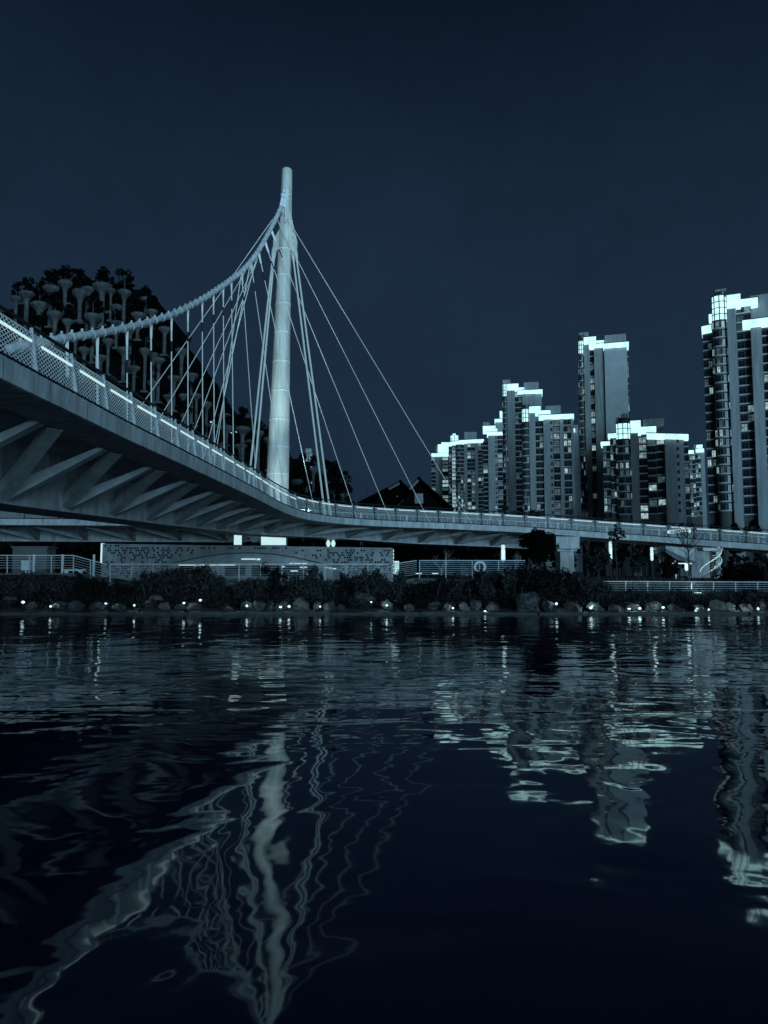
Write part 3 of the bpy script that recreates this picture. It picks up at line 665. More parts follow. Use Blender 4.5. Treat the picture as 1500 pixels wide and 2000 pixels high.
def tower(label, D, pxc, fh, bays, crowns, seed, lit=.14, ylow=1012, name='apartment_tower'):
    r = random.Random(seed); d = ray(pxc, 1000); dh = Vector((d.x, d.y, 0)).normalized(); O = dh * D; u = Vector((dh.y, -dh.x, 0))
    t = thing(name, label, 'apartment tower', (O.x, O.y, 2.4), math.atan2(u.y, u.x), 'apartment towers beyond the bridge')
    def loc(px, py, off=0.0):
        q = ray(px, py); k = (D + off) / q.dot(dh); P = C0 + q * k; return (P - Vector((O.x, O.y, 0))).dot(u), P.z - 2.4
    wall, wall2, wallp, slabs = MB(), MB(), MB(), []
    wins = []
    for by in bays:
        a, b, yt, ty = by[:4]; off = by[4] if len(by) > 4 else 0; nw = by[5] if len(by) > 5 else 1; lp = by[6] if len(by) > 6 else lit
        x0, zt = loc(a, yt, off); x1, _ = loc(b, yt, off); _, zl = loc((a + b) / 2, ylow, off)
        if ty in 'wp':
            (wallp if ty == 'p' else wall).box(x0, x1, off, off + 13, 0, zt)
            continue
        nfl = max(1, int((zt - max(zl, 3)) / fh))
        if ty in 'gs':
            (wall if ty == 's' else wall2).box(x0, x1, off, off + 13, 0, zt)
            ww = (x1 - x0) / nw
            for k in range(nfl):
                zc = zt - fh * (k + .55)
                for j in range(nw):
                    xc = x0 + ww * (j + .5); q = r.random()
                    kind = 'wl1' if q < lp * .36 else ('wl2' if q < lp * .7 else ('wl3' if q < lp * 1.7 else 'glass'))
                    if ty == 's': w_, h_ = min(ww * .55, 1.2), fh * .42
                    else: w_, h_ = ww * .86, fh * .68
                    wins.append((Vector((xc, off, zc)), 0.0, w_, h_, kind))
                if ty == 'g': sl_ = MB(); sl_.box(x0 + .03, x1 - .03, off - .55, off - .003, zc - fh * .5, zc - fh * .5 + .42); slabs.append(sl_)
        if ty == 'r':
            rad = (x1 - x0) / 2; xc = (x0 + x1) / 2; n = 12; dep = rad * .75
            arc = [(xc - rad * math.cos(math.pi * i / n), off - dep * math.sin(math.pi * i / n)) for i in range(n + 1)]
            poly = arc + [(x1, off + 13), (x0, off + 13)]; K = len(poly)
            wall2.add([(x, y, 0) for x, y in poly] + [(x, y, zt) for x, y in poly], [tuple(range(K - 1, -1, -1)), tuple(range(K, 2 * K))] + [(i, (i + 1) % K, (i + 1) % K + K, i + K) for i in range(K)])
            for k in range(nfl):
                zc = zt - fh * (k + .55); p2 = [(xc + (x - xc) * 1.06, off + (y - off) * 1.1 - .15) for x, y in arc]
                zs = zc - fh * .5; q2 = [(x, y, zs) for x, y in p2] + [(x, y, zs + .42) for x, y in p2]; K2 = n + 1
                sl_ = MB(); slabs.append(sl_); sl_.add(q2, [(i, i + 1, i + 1 + K2, i + K2) for i in range(n)] + [tuple(range(K2 - 1, -1, -1)), tuple(range(K2, 2 * K2))])
                q0_ = r.random()
                for i in range(1, n, 3):
                    j = min(i + 2, n); 
                    (xa, ya), (xb, yb) = arc[i], arc[j]; w_ = math.hypot(xb - xa, yb - ya) * .92
                    nrm = Vector((yb - ya, -(xb - xa), 0)).normalized()
                    q = r.random() if q0_ > lp else r.random() * lp * 1.2
                    kind = 'wl1' if q < lp * .36 else ('wl2' if q < lp * .7 else ('wl3' if q < lp * 1.7 else 'glass'))
                    bul = dep * .12
                    wins.append((Vector(((xa + xb) / 2, (ya + yb) / 2, zc)) + nrm * bul, math.atan2(yb - ya, xb - xa), w_, fh * .66, kind))
    if wall.v: wall.build('wall', M['twall'], t)
    if wallp.v: wallp.build('side_wall', M['twallp'], t)
    if wall2.v: wall2.build('bay_wall', M['twall2'], t)
    for q in slabs[:100]: q.build('balcony_slab', M['slab'], t)
    if len(slabs) > 100:
        rest = MB()
        for q in slabs[100:]: rest.add(q.v, q.f)
        tag(rest.build('balcony_slab', M['slab'], t), kind='stuff')
    order = sorted(wins, key=lambda q: (q[4] == 'glass', -q[2] * q[3]))
    for P, rz, w_, h_, kd in order[:100]: link('window', win_mesh(w_, h_, kd), t, P, rz)
    if len(order) > 100:
        rest = MB()
        for P, rz, w_, h_, kd in order[100:]:
            win_geo(rest, w_, h_, Matrix.Translation(P) @ Matrix.Rotation(rz, 4, 'Z'), ('glass', 'wl1', 'wl2', 'wl3').index(kd))
        tag(rest.build('window', [M['glass'], M['wl1'], M['wl2'], M['wl3'], M['frame']], t), kind='stuff')
    for c in crowns:
        kd, a, b, y0, y1 = c[:5]; off = c[5] if len(c) > 5 else -.8; dep = c[6] if len(c) > 6 else 9; ys = c[7] if len(c) > 7 else 0
        x0, z1 = loc(a, y0, off); x1, _ = loc(b, y0, off); _, z0 = loc((a + b) / 2, y1, off); _, z1b = loc(b, y0 + ys, off); dz = z1b - z1 if ys else 0
        m = MB()
        if kd in ('lit', 'grey'):
            m.hexa([(x0, off, z0), (x1, off, z0 + dz), (x1, off + dep, z0 + dz), (x0, off + dep, z0), (x0, off, z1), (x1, off, z1 + dz), (x1, off + dep, z1 + dz), (x0, off + dep, z1)])
            if kd == 'lit':
                m.build('lit_parapet', M['band'], t)  # floodlighting on the parapet is put in as emission of its surface
                cp = MB(); cp.hexa([(x0 - .15, off - .15, z1 + .004), (x1 + .15, off - .15, z1 + dz + .004), (x1 + .15, off + dep, z1 + dz + .004), (x0 - .15, off + dep, z1 + .004), (x0 - .15, off - .15, z1 + .3), (x1 + .15, off - .15, z1 + dz + .3), (x1 + .15, off + dep, z1 + dz + .3), (x0 - .15, off + dep, z1 + .3)])
                cp.build('coping', M['twall2'], t)
            else: m.build('roof_block', M['twall'], t)
        else:   # glazed round crown with a grid
            rad = (x1 - x0) / 2; xc = (x0 + x1) / 2; n = 12; dp = rad * .8
            arc = [(xc - rad * math.cos(math.pi * i / n), off - dp * math.sin(math.pi * i / n)) for i in range(n + 1)] + [(x1, off + 5), (x0, off + 5)]; K = len(arc)
            m.add([(x, y, z0) for x, y in arc] + [(x, y, z1) for x, y in arc], [tuple(range(K - 1, -1, -1)), tuple(range(K, 2 * K))] + [(i, (i + 1) % K, (i + 1) % K + K, i + K) for i in range(K)])
            cr = m.build('lit_glass_crown', M['band'] if kd == 'glass' else M['glass'], t)
            gr = MB(); hh = z1 - z0; nr = max(2, round(hh / 1.9))
            for i in range(0, n + 1, 3):
                x, y = arc[i]; gr.box(x - .16, x + .16, y - .2, y + .1, z0, z1 + .6)
            for k in range(nr + 1):
                z = z0 + hh * k / nr
                for (xa, ya), (xb, yb) in zip(arc[:n], arc[1:n + 1]): gr.bar((xa, ya - .08, z), (xb, yb - .08, z), .2, .22)
            gr.build('crown_grid', M['frame'], cr)
    return t
tower('leftmost small apartment tower, just above the dark house roof, with a flat lit cornice', 620, 859, 3.1,
      [(842, 851, 892, 'g', -1, 1, .25), (851, 863, 892, 'w'), (863, 876, 892, 'g', .5, 1, .55)],
      [('lit', 842.5, 876, 885.5, 890.5, -1.6, 10), ('lit', 855, 862, 868, 884, -.5, 6), ('lit', 862, 876, 864, 883, 1, 8), ('grey', 851, 855, 872, 885, 0, 4)], 1, ylow=990)
tower('broad low-looking tower with slanting lit cornice and a glowing dome lantern', 600, 911, 3.05,
      [(876.5, 882, 872, 'g', 0, 1, .1), (882, 890, 870, 'g', -1.5, 1, 1.15), (890, 906, 869, 'r', -1.5, 1, .22), (906, 912, 867, 'w', -2.2), (912, 928, 866, 'g', -1, 2, .3), (928, 933, 865, 'w', -2), (933, 946, 864, 'g', 0, 2, .08)],
      [('lit', 876, 896, 864, 869, -3, 9, -3), ('lit', 896, 945, 860, 865.5, -3, 9, -2.5), ('glass', 880, 895, 851, 862, -1, 5), ('grey', 907, 931, 844, 860, 2, 8), ('lit', 884, 890, 847, 851, 0, 3)], 2, lit=.14, ylow=1000)
tower('narrow pale-walled tower stepping up behind the broad domed one', 500, 963, 3.0,
      [(943, 953, 862, 'g', 0, 1, .08), (953, 966, 850, 'w', -1), (966, 971, 850, 's', -1, 1, .1), (971, 982, 850, 'g', -.6, 1, .25)],
      [('grey', 943.5, 956, 825, 832, 0, 5), ('lit', 943, 968, 832, 845, 0, 5), ('lit', 951, 983, 844, 850, -1.8, 9), ('lit', 968, 971, 837, 844, 0, 4)], 3)
tower('slender tower strip squeezed behind, its lit cornice between two taller neighbours', 560, 975, 3.0,
      [(967, 983, 824, 'w', 0)], [('lit', 966, 984, 818.5, 824, -1, 8), ('lit', 976, 984, 803, 818, 0, 6)], 4)
tower('tower with lit rounded crown, tallest of the left cluster', 420, 1020, 3.0,
      [(981, 990, 775, 'r', -1.5, 1, .10), (990, 1005, 762, 'w', -2.5), (1005, 1020, 765, 'g', -.5, 2, .12), (1020, 1046, 768, 'w', -1.6), (1046, 1058, 768, 'w', -.6)],
      [('glass', 982, 991, 751, 775, -1.2, 5), ('grey', 982, 997, 742, 750, 0, 5), ('lit', 990, 1012.5, 750, 762, -2.8, 8), ('lit', 1012.5, 1024, 757, 763, -1.6, 8), ('lit', 1011, 1059.5, 762.5, 768.5, -2.6, 10), ('grey', 1023, 1052, 747, 761, 1, 8)], 5)
tower('tower with dark window bays and lit crown, just left of the tall pale tower', 338, 1073, 3.0,
      [(1019, 1034, 825, 'r', -1.5, 1, .14), (1033, 1045, 806, 'w', -3.0), (1045, 1061, 822, 'g', -.8, 2, .14), (1061, 1073, 818, 'w', -2), (1073, 1079.5, 818, 's', -2, 1, .05), (1079.5, 1093, 818, 'g', -1, 1, .3), (1093, 1100, 818, 'w', -1.8), (1100, 1115, 818, 'g', -1, 2, .2), (1115, 1120, 818, 'w', -1.8), (1120, 1129, 830, 'w', 2)],
      [('glass', 1019.5, 1034, 800, 825, -1.2, 5), ('grid', 1019.5, 1034, 793, 799, -1.2, 5), ('lit', 1033.5, 1055.5, 794, 806, -3.4, 8), ('lit', 1055.5, 1075, 802, 808, -2.5, 8), ('lit', 1052, 1121, 811, 817.5, -3.2, 11), ('grey', 1065, 1095, 793, 809, 2, 8), ('lit', 1116, 1123, 837, 843, 0, 5)], 6, lit=.15)
tower('tall tower with a wide blank pale side wall and lit crown', 345, 1177, 3.0,
      [(1129, 1140, 693, 'r', -1.5, 1, .16), (1140, 1151, 672, 'w', -3), (1151, 1160, 684, 'g', -.6, 1, .1), (1160, 1178, 679, 'w', -2.4), (1180, 1224, 678, 'p', -3.4), (1178, 1180, 682, 'w', 2), (1224, 1227, 684, 'g', 0, 1, .15)],
      [('glass', 1129.5, 1140.5, 667, 692, -1.2, 5), ('grid', 1130, 1140.5, 657, 666, -1.2, 5), ('grey', 1131, 1149, 650, 657, 0, 6), ('lit', 1140, 1164, 659, 672, -3.4, 8), ('lit', 1164, 1180, 665.5, 671.5, -2.6, 8), ('lit', 1150, 1180, 672.5, 679, -3.2, 9), ('lit', 1180, 1228, 671, 678.5, -4.0, 12), ('grey', 1181, 1222.5, 655, 670, 1, 9)], 7)
tower('shorter tower in front with a lit cylindrical glass crown and stepped lit cornices', 318, 1260, 3.0,
      [(1177, 1191, 869, 'g', 0, 2, .18), (1191, 1203, 856, 'g', -.8, 2, .2), (1203, 1231, 859, 'r', -1.5, 1, .2), (1231, 1246, 846, 'w', -3.4), (1246, 1263, 852, 'g', -.8, 1, .2), (1263, 1281, 856, 'g', -1.2, 1, .2), (1281, 1298, 854, 'g', -1.2, 1, .25), (1298, 1320, 852, 'w', -2.8), (1320, 1327, 853, 's', -2.8, 1, .05), (1327, 1335, 853, 'w', -2.8), (1335, 1344, 858, 'g', 0, 1, .2)],
      [('glass', 1203, 1230, 829, 859, -1.2, 5), ('grid', 1204, 1230, 819, 828, -1.2, 5), ('grey', 1212, 1226, 808, 819, 1, 4), ('lit', 1231, 1251, 822, 845, -3.8, 8), ('lit', 1251, 1281.5, 834, 841, -3, 8), ('lit', 1263, 1344.5, 846, 853.5, -4, 12, 2), ('lit', 1187, 1203.5, 847, 853.5, -1.8, 7), ('lit', 1173, 1191, 863, 869.5, -1, 7), ('grey', 1256, 1297, 819, 833, 2, 8)], 8, lit=.2, ylow=1016)
tower('small distant tower between the shorter front tower and the big right one', 520, 1356, 3.0,
      [(1338, 1346, 880, 'g', 0, 1, .2), (1346, 1357, 880, 'g', -1, 2, .35), (1357, 1368, 878, 'g', 0, 2, .2), (1368, 1376, 880, 'w', 0)],
      [('lit', 1339, 1355, 880, 886, -2, 8), ('lit', 1358.5, 1375, 876.5, 883, -1.5, 8), ('lit', 1360, 1372, 869, 876, 0, 6), ('grey', 1355, 1360, 869, 884, 0, 4)], 9)
tower('biggest apartment tower, cut off at the right with rounded balconies and lit glass crown', 273, 1445, 3.0,
      [(1372, 1390, 652, 'g', 0, 2, .16), (1390, 1419, 629, 'r', -1.5, 1, .18), (1419, 1437, 604, 'w', -3.6), (1437, 1466, 597, 'g', -.8, 2, .12), (1466, 1487, 640, 'w', -2.8), (1487, 1501, 640, 'g', -1.2, 1, .12), (1501, 1530, 640, 'w', -2.4)],
      [('glass', 1390, 1418.5, 582, 628, -1.2, 5), ('grid', 1397, 1418.5, 574, 582, -1.2, 5), ('grey', 1397, 1418, 566, 574, 0, 5), ('lit', 1419, 1446, 577, 600, -4.0, 8), ('lit', 1446, 1480, 585, 593, -3.4, 8), ('grey', 1465, 1530, 578, 628, 2, 9), ('lit', 1450, 1530, 626, 636, -3.6, 11), ('lit', 1370, 1392, 638, 650, -1.4, 7, -5), ('lit', 1384, 1391, 614, 625, 0, 5)], 10, lit=.14, ylow=1016)
tower('faint far tower peeping out behind the dark tree by the mast', 700, 604, 3.0, [(596, 611, 884, 'g', 0, 2, .35)], [('grey', 597, 609, 876, 884, 1, 5)], 12, ylow=950)

# ================================================================== perforated wall building under the bridge
YW = 61.0
W0, W1 = atY(199, 1062, YW), atY(767, 1070, YW); wx0, wx1, wz0, wz1 = W0.x, W1.x, W0.z, W1.z
pwl = thing('perforated_wall', 'long grey wall pierced with small round holes, with a low arch, under the bridge', 'wall', ((wx0 + wx1) / 2, YW, 1.7))
cx_ = (wx0 + wx1) / 2
b = MB(); b.hexa([(wx0 - cx_, 0, 0), (wx1 - cx_, 0, 0), (wx1 - cx_, 5, 0), (wx0 - cx_, 5, 0), (wx0 - cx_, 0, wz0 - 1.7), (wx1 - cx_, 0, wz1 - 1.7), (wx1 - cx_, 5, wz1 - 1.7), (wx0 - cx_, 5, wz0 - 1.7)])
b.build('wall_face', M['pwall'], pwl)
wl = lambda px, py: (lambda P: (P.x - cx_, P.z - 1.7))(atY(px, py, YW))
hm = MB(); rh = random.Random(8); yy = 1066
row = 0
while yy < 1128:
    xx = 206 + (2.5 if row % 2 else 0)
    while xx < 762:
        top = interp(xx, [(199, 1062), (767, 1070)]); dA = max(0, 1 - abs(xx - 290) / 130.0) if xx < 480 else max(0, 1 - abs(xx - 720) / 170.0)
        if xx < 300: dA = .52
        if xx > 700: dA = .48
        v = (yy - top) / 60.0; pr = .62 * min(1, dA * 1.3) if v > .1 else .5
        arch = interp(xx, [(330, 1100), (400, 1087), (490, 1080), (570, 1088), (645, 1106)])
        if 330 < xx < 645 and yy > min(arch - 10, top + 12 + 40 * max(0, abs(xx - 490) / 150 - .45)): pr = 0
        if yy > top + 3.5 and rh.random() < pr:
            x_, z_ = wl(xx, yy); hm.add([(x_ + .092 * math.cos(k * 1.047), -.004, z_ + .092 * math.sin(k * 1.047)) for k in range(6)], [(0, 1, 2, 3, 4, 5)])
        xx += 5.0
    yy += 4.6; row += 1
hm.build('hole', M['hole'], pwl)
ap = MB(); poly = [wl(330, 1125)] + [wl(q, interp(q, [(330, 1103), (365, 1095), (400, 1088), (445, 1082), (490, 1080.5), (535, 1083), (580, 1090), (615, 1098), (650, 1107)])) for q in range(330, 651, 8)] + [wl(650, 1125)]
ap.prism(poly[::-1], -.09, -.006); ap.build('arch_panel', M['wallin'], pwl)
ar = MB(); pp = poly[1:-1]
for (xa, za), (xb, zb_) in zip(pp, pp[1:]): ar.bar((xa, -.10, za + .03), (xb, -.10, zb_ + .03), .14, .07)
ar.build('arch_rim', M['joint'], pwl)
pj = MB(); q = 222
while q < 760: x_, _ = wl(q, 1070); pj.box(x_ - .012, x_ + .012, -.003, .01, .3, wl(q, 1071)[1]); q += 22
pj.build('panel_joint', M['joint'], pwl)
for a, b_, y0, y1 in ((492, 618, 1104, 1126), (352, 378, 1102, 1122), (440, 480, 1106, 1124)):
    m = MB(); x0, z1 = wl(a, y0); x1, z0 = wl(b_, y1); m.box(x0, x1, -.12, -.095, z0, z1); m.build('window', M['glass'], pwl)
for a, b_, y0, y1 in ((472, 500, 1091, 1093), (502, 509, 1091, 1094), (566, 572, 1100, 1102), (575, 588, 1100, 1102), (590, 600, 1100, 1102), (586, 600, 1107, 1109.5), (568, 582, 1114, 1116.5), (600, 605, 1121, 1124), (550, 556, 1105, 1108), (634, 640, 1108, 1109.5), (642, 648, 1108.5, 1110), (650, 657, 1110, 1112), (350, 400, 1103, 1104.4), (410, 460, 1103, 1104.2)):
    m = MB(); x0, z1 = wl(a, y0); x1, z0 = wl(b_, y1); m.box(x0, x1, -.17, -.125, z0, z1); m.build('light_fitting', M['led'], pwl)
m = MB(); x0, z1 = wl(197.5, 1061); x1, z0 = wl(199.2, 1100); m.box(x0, x1 - .005, -.05, .6, z0, z1); m.build('edge_light', M['led'], pwl)
for k in range(7):
    m = MB(); x0, z1 = wl(767.4, 1073 + 7 * k); x1, z0 = wl(768.6, 1078 + 7 * k); m.box(x0 + .02, x1 + .02, -.05, .3, z0, z1); m.build('edge_light', M['led'], pwl)
# lit panels standing behind the wall
def litpanel(name, label, cat, a, b_, y0, y1, Y, rounded=False):
    P, Q = atY(a, y1, Y), atY(b_, y0, Y); c = Vector(((P.x + Q.x) / 2, Y, 2.3)); t = thing(name, label, cat, c)
    w_, z0, z1 = (Q.x - P.x) / 2, P.z - 2.3, Q.z - 2.3; m = MB()
    if rounded:
        r_ = .28; poly = [(sx_ * (w_ - r_) + r_ * math.cos(an), (z1 - r_ if cz else z0 + r_) + r_ * math.sin(an)) for sx_, cz, a0 in ((1, 1, 0), (-1, 1, 90), (-1, 0, 180), (1, 0, 270)) for an in [R(a0 + 30 * k) for k in range(4)]]
        m.prism(poly[::-1], -.06, .1)
    else: m.box(-w_, w_, -.06, .1, z0, z1)
    m.build('screen', M['panel'], t)
    f = MB(); f.box(-w_ - .05, w_ + .05, .104, .25, z0 - .05, z1 + .05); f.box(-.12, .12, .11, .24, 0, z0 - .052); f.build('stand', M['dark'], t)
litpanel('light_box', 'big bright white rectangular panel above the perforated wall under the bridge', 'light box', 510, 558.5, 1047, 1064.5, 67)
litpanel('lit_sign', 'bright upright white sign above the wall, left of the wide white panel', 'sign', 457, 472, 1044, 1064, 67)
litpanel('lit_disc', 'rounded bright white panel, the left of a close pair above the wall', 'lit panel', 637, 645.3, 1055, 1068, 67.2, True)
litpanel('lit_disc', 'rounded bright white panel, the right of a close pair above the wall', 'lit panel', 646.6, 655, 1055, 1068, 67.2, True)

# ================================================================== bank furniture
def rail_fence(label, pts, n_rails, h, post_step, grp='promenade railings'):
    """pts: world (x,y,z) along the foot"""
    P = [Vector(p) for p in pts]; c = P[0]; t = thing('promenade_railing', label, 'railing', c, 0, grp)
    for a, b in zip(P, P[1:]):
        a, b = a - c, b - c; L_ = (b - a).length; n = max(1, round(L_ / post_step))
        for k in range(n if b is not P[-1] - c else n + 1):
            q = a.lerp(b, k / n); m = MB(); m.bar(q, q + Vector((0, -.10, h)), .05, .07, up=(b - a).normalized()); m.build('post', M['rsteel'], t)
    for k in range(n_rails):
        m = MB(); z = h * (1 - k * .83 / n_rails) - .03; rr = .032 if k == 0 else .017
        for a, b in zip(P, P[1:]): m.tube([a - c + Vector((0, -.1 * z / h - .04, z)), b - c + Vector((0, -.1 * z / h - .04, z))], rr, 6)
        m.build('rail', M['white'] if k == 0 else M['rsteel'], t)
YR = 56.5
def rp(px, py): return atY(px, py, YR)
zL, zM, zR_ = promz(-40), promz(-10), promz(6)
rail_fence('upper steel railing at far left, sloping down to the perforated wall', [(-34, YR, zL), (-22.7, YR, zL), (-20.2, YR, zM)], 6, 1.32, 1.65)
rail_fence('long steel railing in front of the perforated wall with many thin rails', [(-20.0, YR, zM), (.4, YR, zM)], 9, 1.36, 1.55)
rail_fence('steel railing rising to the level holding the lifebuoy', [(.6, YR, zM), (2.4, YR, zR_)], 8, 1.36, 1.7)
rail_fence('steel railing holding the white lifebuoy beside the round tree', [(2.6, YR, zR_), (10.3, YR, zR_)], 8, 1.36, 2.0)
lowz = 1.18
rail_fence('lower steel railing at the right with five bright rails', [(15.6, 55.0, lowz), (31, 54.6, lowz - .06), (42, 54.4, lowz - .1)], 5, .95, 1.55)
# retaining kerb of the raised path
rw = MB(); rw.box(2.0, 10.6, 56.1, 56.38, 1.2, zR_ + .02); rw.box(-20.2, .6, 56.12, 56.38, 1.2, zM + .02); rw.hexa([(.605, 56.12, 1.2), (1.995, 56.12, 1.2), (1.995, 56.38, 1.2), (.605, 56.38, 1.2), (.605, 56.12, zM + .02), (1.995, 56.12, zR_ + .02), (1.995, 56.38, zR_ + .02), (.605, 56.38, zM + .02)])
tag(rw.build('retaining_wall', M['path']), 'low pale retaining wall under the promenade railings', 'wall')
# lifebuoy
P = atY(937, 1107.5, 56.25); lb = thing('lifebuoy', 'white ring lifebuoy hung on the promenade railing', 'lifebuoy', P)
m = MB(); m.tube([(.36 * math.cos(k * 2 * math.pi / 28), 0, .36 * math.sin(k * 2 * math.pi / 28)) for k in range(29)], .085, 8, cap=False); m.build('ring', M['white'], lb, smooth=True)
m = MB(); m.tube([(.46 * math.cos(k * 2 * math.pi / 28), -.03, .46 * math.sin(k * 2 * math.pi / 28)) for k in range(29)], .014, 5, cap=False)
for a in (45, 135, 225, 315): m.tube([(.36 * math.cos(R(a)), -.005, .36 * math.sin(R(a))), (.47 * math.cos(R(a)), -.03, .47 * math.sin(R(a)))], .03, 6)
m.build('rope', M['post'], lb)
m = MB(); m.bar((0, .12, .5), (0, .12, -.3), .05, .03); m.build('bracket', M['rsteel'], lb)
# tall white posts and beam of the stair at left
for a, y0, y1, lb_ in ((66, 1083, 1112, 'slim white post behind the far left railing'), (122, 1083, 1112, 'white post at the left end of the white bar'), (183.5, 1083, 1100, 'white post nearest the perforated wall')):
    P, Q = atY(a, y1, 58.4), atY(a, y0, 58.4); m = MB(); m.box(-.07, .07, -.07, .07, promz(P.x) - 0.1 - P.z, Q.z - P.z); m.box(-.12, .12, -.12, .12, promz(P.x) - .1 - P.z, promz(P.x) - P.z + .03)
    tag(link('white_post', m.mesh('white_post', M['white']), None, P), lb_, 'post', 'white posts by the left railing')
m = MB(); P, Q = atY(121, 1112, 58.9), atY(166, 1115, 58.9); m.box(P.x, Q.x, 58.75, 59.05, Q.z, P.z); m.box(P.x + .2, P.x + .5, 58.8, 59.0, 2.6, Q.z - .002); m.box(Q.x - .5, Q.x - .2, 58.8, 59.0, 2.5, Q.z - .002)
tag(m.build('bench', M['white']), 'long white bench seat behind the left railing', 'bench')
P = atY(51, 1107, 58.0); m = MB(); m.box(-.32, .32, -.12, .12, -.25, .42); m.box(-.36, .36, -.15, .15, .423, .48); m.box(-.04, .04, -.04, .04, promz(P.x) - P.z, -.252)
tag(link('notice_box', m.mesh('notice_box', M['white']), None, P), 'pale small notice box standing behind the far left railing', 'notice box')
P = atY(775, 1109, 57.6); m = MB(); m.box(-.17, .17, -.05, .05, -.5, .5); m.box(-.05, .05, -.03, .03, promz(P.x) - P.z, -.503)
sg = thing('notice_sign', 'small upright lit white sign at the right end of the perforated wall', 'sign', P); m.build('sign_board', M['panel'], sg)
m = MB()
for k in range(5): m.box(-.08 if k % 2 else -.05, .08, -.058, -.052, .34 - .16 * k, .38 - .16 * k)
m.build('sign_marks', M['post'], sg)
# concrete planter at far left
P, Q = atY(25, 1070, 62), atY(92, 1084, 62); m = MB(); m.box(P.x, Q.x, 62, 63.6, 1.9, P.z); m.box(P.x - .1, Q.x + .1, 61.9, 63.7, P.z + .003, P.z + .12)
tag(m.build('concrete_planter', M['path']), 'low concrete planter block below the left bridge arm', 'planter')
# vertical glowing lamp columns
for a, y0, y1, Y, w_, lab in ((983, 1064, 1096, 66, 8, 'glowing lamp column left of the round tree'), (1193, 1057, 1098, 66, 6.5, 'tallest glowing lamp column, between the pier and the bare tree'), (1273.5, 1069, 1095, 66, 6, 'shorter glowing lamp column just left of the bare tree')):
    P, Q = atY(a, y1, Y), atY(a, y0, Y); t = thing('lamp_column', lab, 'lamp', (P.x, Y, 2.25), 0, 'glowing lamp columns under the bridge')
    hw = w_ / 2 * Y / F; z0, z1 = P.z - 2.25, Q.z - 2.25; m = MB(); rr = random.Random(a)
    m.lathe([(hw * .6, z0)] + [(hw * rr.uniform(.85, 1.1), lerp(z0, z1, k / 8)) for k in range(1, 8)] + [(hw * .7, z1)], 12); m.build('lamp_shade', M['panel'], t, smooth=True)
    m = MB(); m.lathe([(.2, 0), (.2, .08), (.05, .1), (.05, z0 - .003)], 10); m.lathe([(hw * .9, z1 + .003), (hw * .9, z1 + .06), (.05, z1 + .12)], 10); m.build('pole', M['dark'], t)
    lamp_spot(45, t, (0, -.6, (z0 + z1) / 2))
# strip lamp under the bridge beside the tallest column
m = MB(); P, Q = atY(1190, 1057, 66.3), atY(1207, 1055, 66.3); m.bar(P + Vector((.35, 0, .18)), Q + Vector((0, 0, .12)), .25, .12)
tag(m.build('strip_lamp', M['led']), 'short glowing strip fixed under the bridge by the tallest lamp column', 'lamp')

# curved pavilion and helical stair at the right
PV = atY(1330, 1118, 63.5); PV.z = 1.9
pv = thing('pavilion', 'small pavilion with a curved swooping pale canopy, under the bridge at right', 'pavilion', PV)
pl = lambda px, py, Y=63.5: (lambda P: (P.x - PV.x, P.z - PV.z))(atY(px, py, Y))
def arcpts(pts): return [pl(*q) for q in catmull(pts, 5)]
up_ = arcpts([(1301, 1066), (1320, 1068), (1356, 1071)]); lo_ = arcpts([(1356, 1097), (1338, 1090), (1318, 1082), (1300, 1072)])
m = MB(); m.prism((up_ + lo_)[::-1], 0, 3.5); m.build('canopy', M['conc'], pv)
lo2 = arcpts([(1297, 1078), (1318, 1092), (1338, 1097), (1354, 1101)])
m = MB(); m.prism((lo_ + lo2)[::-1] if False else (lo_[::-1] + lo2[::-1])[::-1], -.3, 3.3); m.build('roof_edge', M['dark'], pv)
for (a, b_, y0, y1) in ((1319, 1322, 1094, 1118), (1346, 1349, 1102, 1118)):
    m = MB(); x0, z1 = pl(a, y0); x1, z0 = pl(b_, y1); m.box(x0, x1, .1, .3, 0, z1); m.build('post', M['white'], pv)
m = MB(); x0, z1 = pl(1308, 1099.5); x1, z0 = pl(1352, 1101.5); m.box(x0, x1, .0, .08, z0, z1); m.build('lit_edge', M['led'], pv)
m = MB(); x0, z1 = pl(1322, 1102); x1, z0 = pl(1346, 1117); m.box(x0, x1, 2.2, 2.4, z0, z1); m.build('back_panel', M['pwall'], pv)
m = MB(); x_, z_ = pl(1340.5, 1107); m.lathe([(.05, -.33), (.13, -.2), (.13, .2), (.05, .33)], 10, (x_, .0, z_)); m.build('hanging_lamp', M['lamp'], pv)
lamp_spot(40, pv, (x_, -.5, z_))
HS = atY(1398, 1118, 64.5); HS.z = 1.9
hs_ = thing('spiral_stair', 'pale spiral stair with curved bright rails right of the second pier', 'staircase', HS)
def helix(r_, z0, z1, a0, a1, n=24): return [(r_ * math.cos(lerp(a0, a1, k / n)), r_ * math.sin(lerp(a0, a1, k / n)) + .9, lerp(z0, z1, k / n)) for k in range(n + 1)]
for nm, z0, z1, mt, rr in (('stringer', .2, 2.35, M['white'], .075), ('handrail', 1.0, 3.1, M['led'], .03), ('stringer', -.6, 1.3, M['conc'], .12)):
    m = MB(); m.tube(helix(.85, z0, z1, R(-200), R(20)), rr, 6); m.build(nm, mt, hs_)
m = MB()
for k in range(14):
    an = lerp(R(-200), R(20), k / 13); c_ = Vector((math.cos(an), math.sin(an), 0)); z = lerp(.2, 2.35, k / 13); m.bar(Vector((0, .9, z)) + c_ * .1, Vector((0, .9, z)) + c_ * .82, .28, .05)
m.build('tread', M['conc'], hs_)
m = MB(); m.tube([(0, .9, 0), (0, .9, 3.1)], .1, 8); m.build('centre_post', M['dark'], hs_)
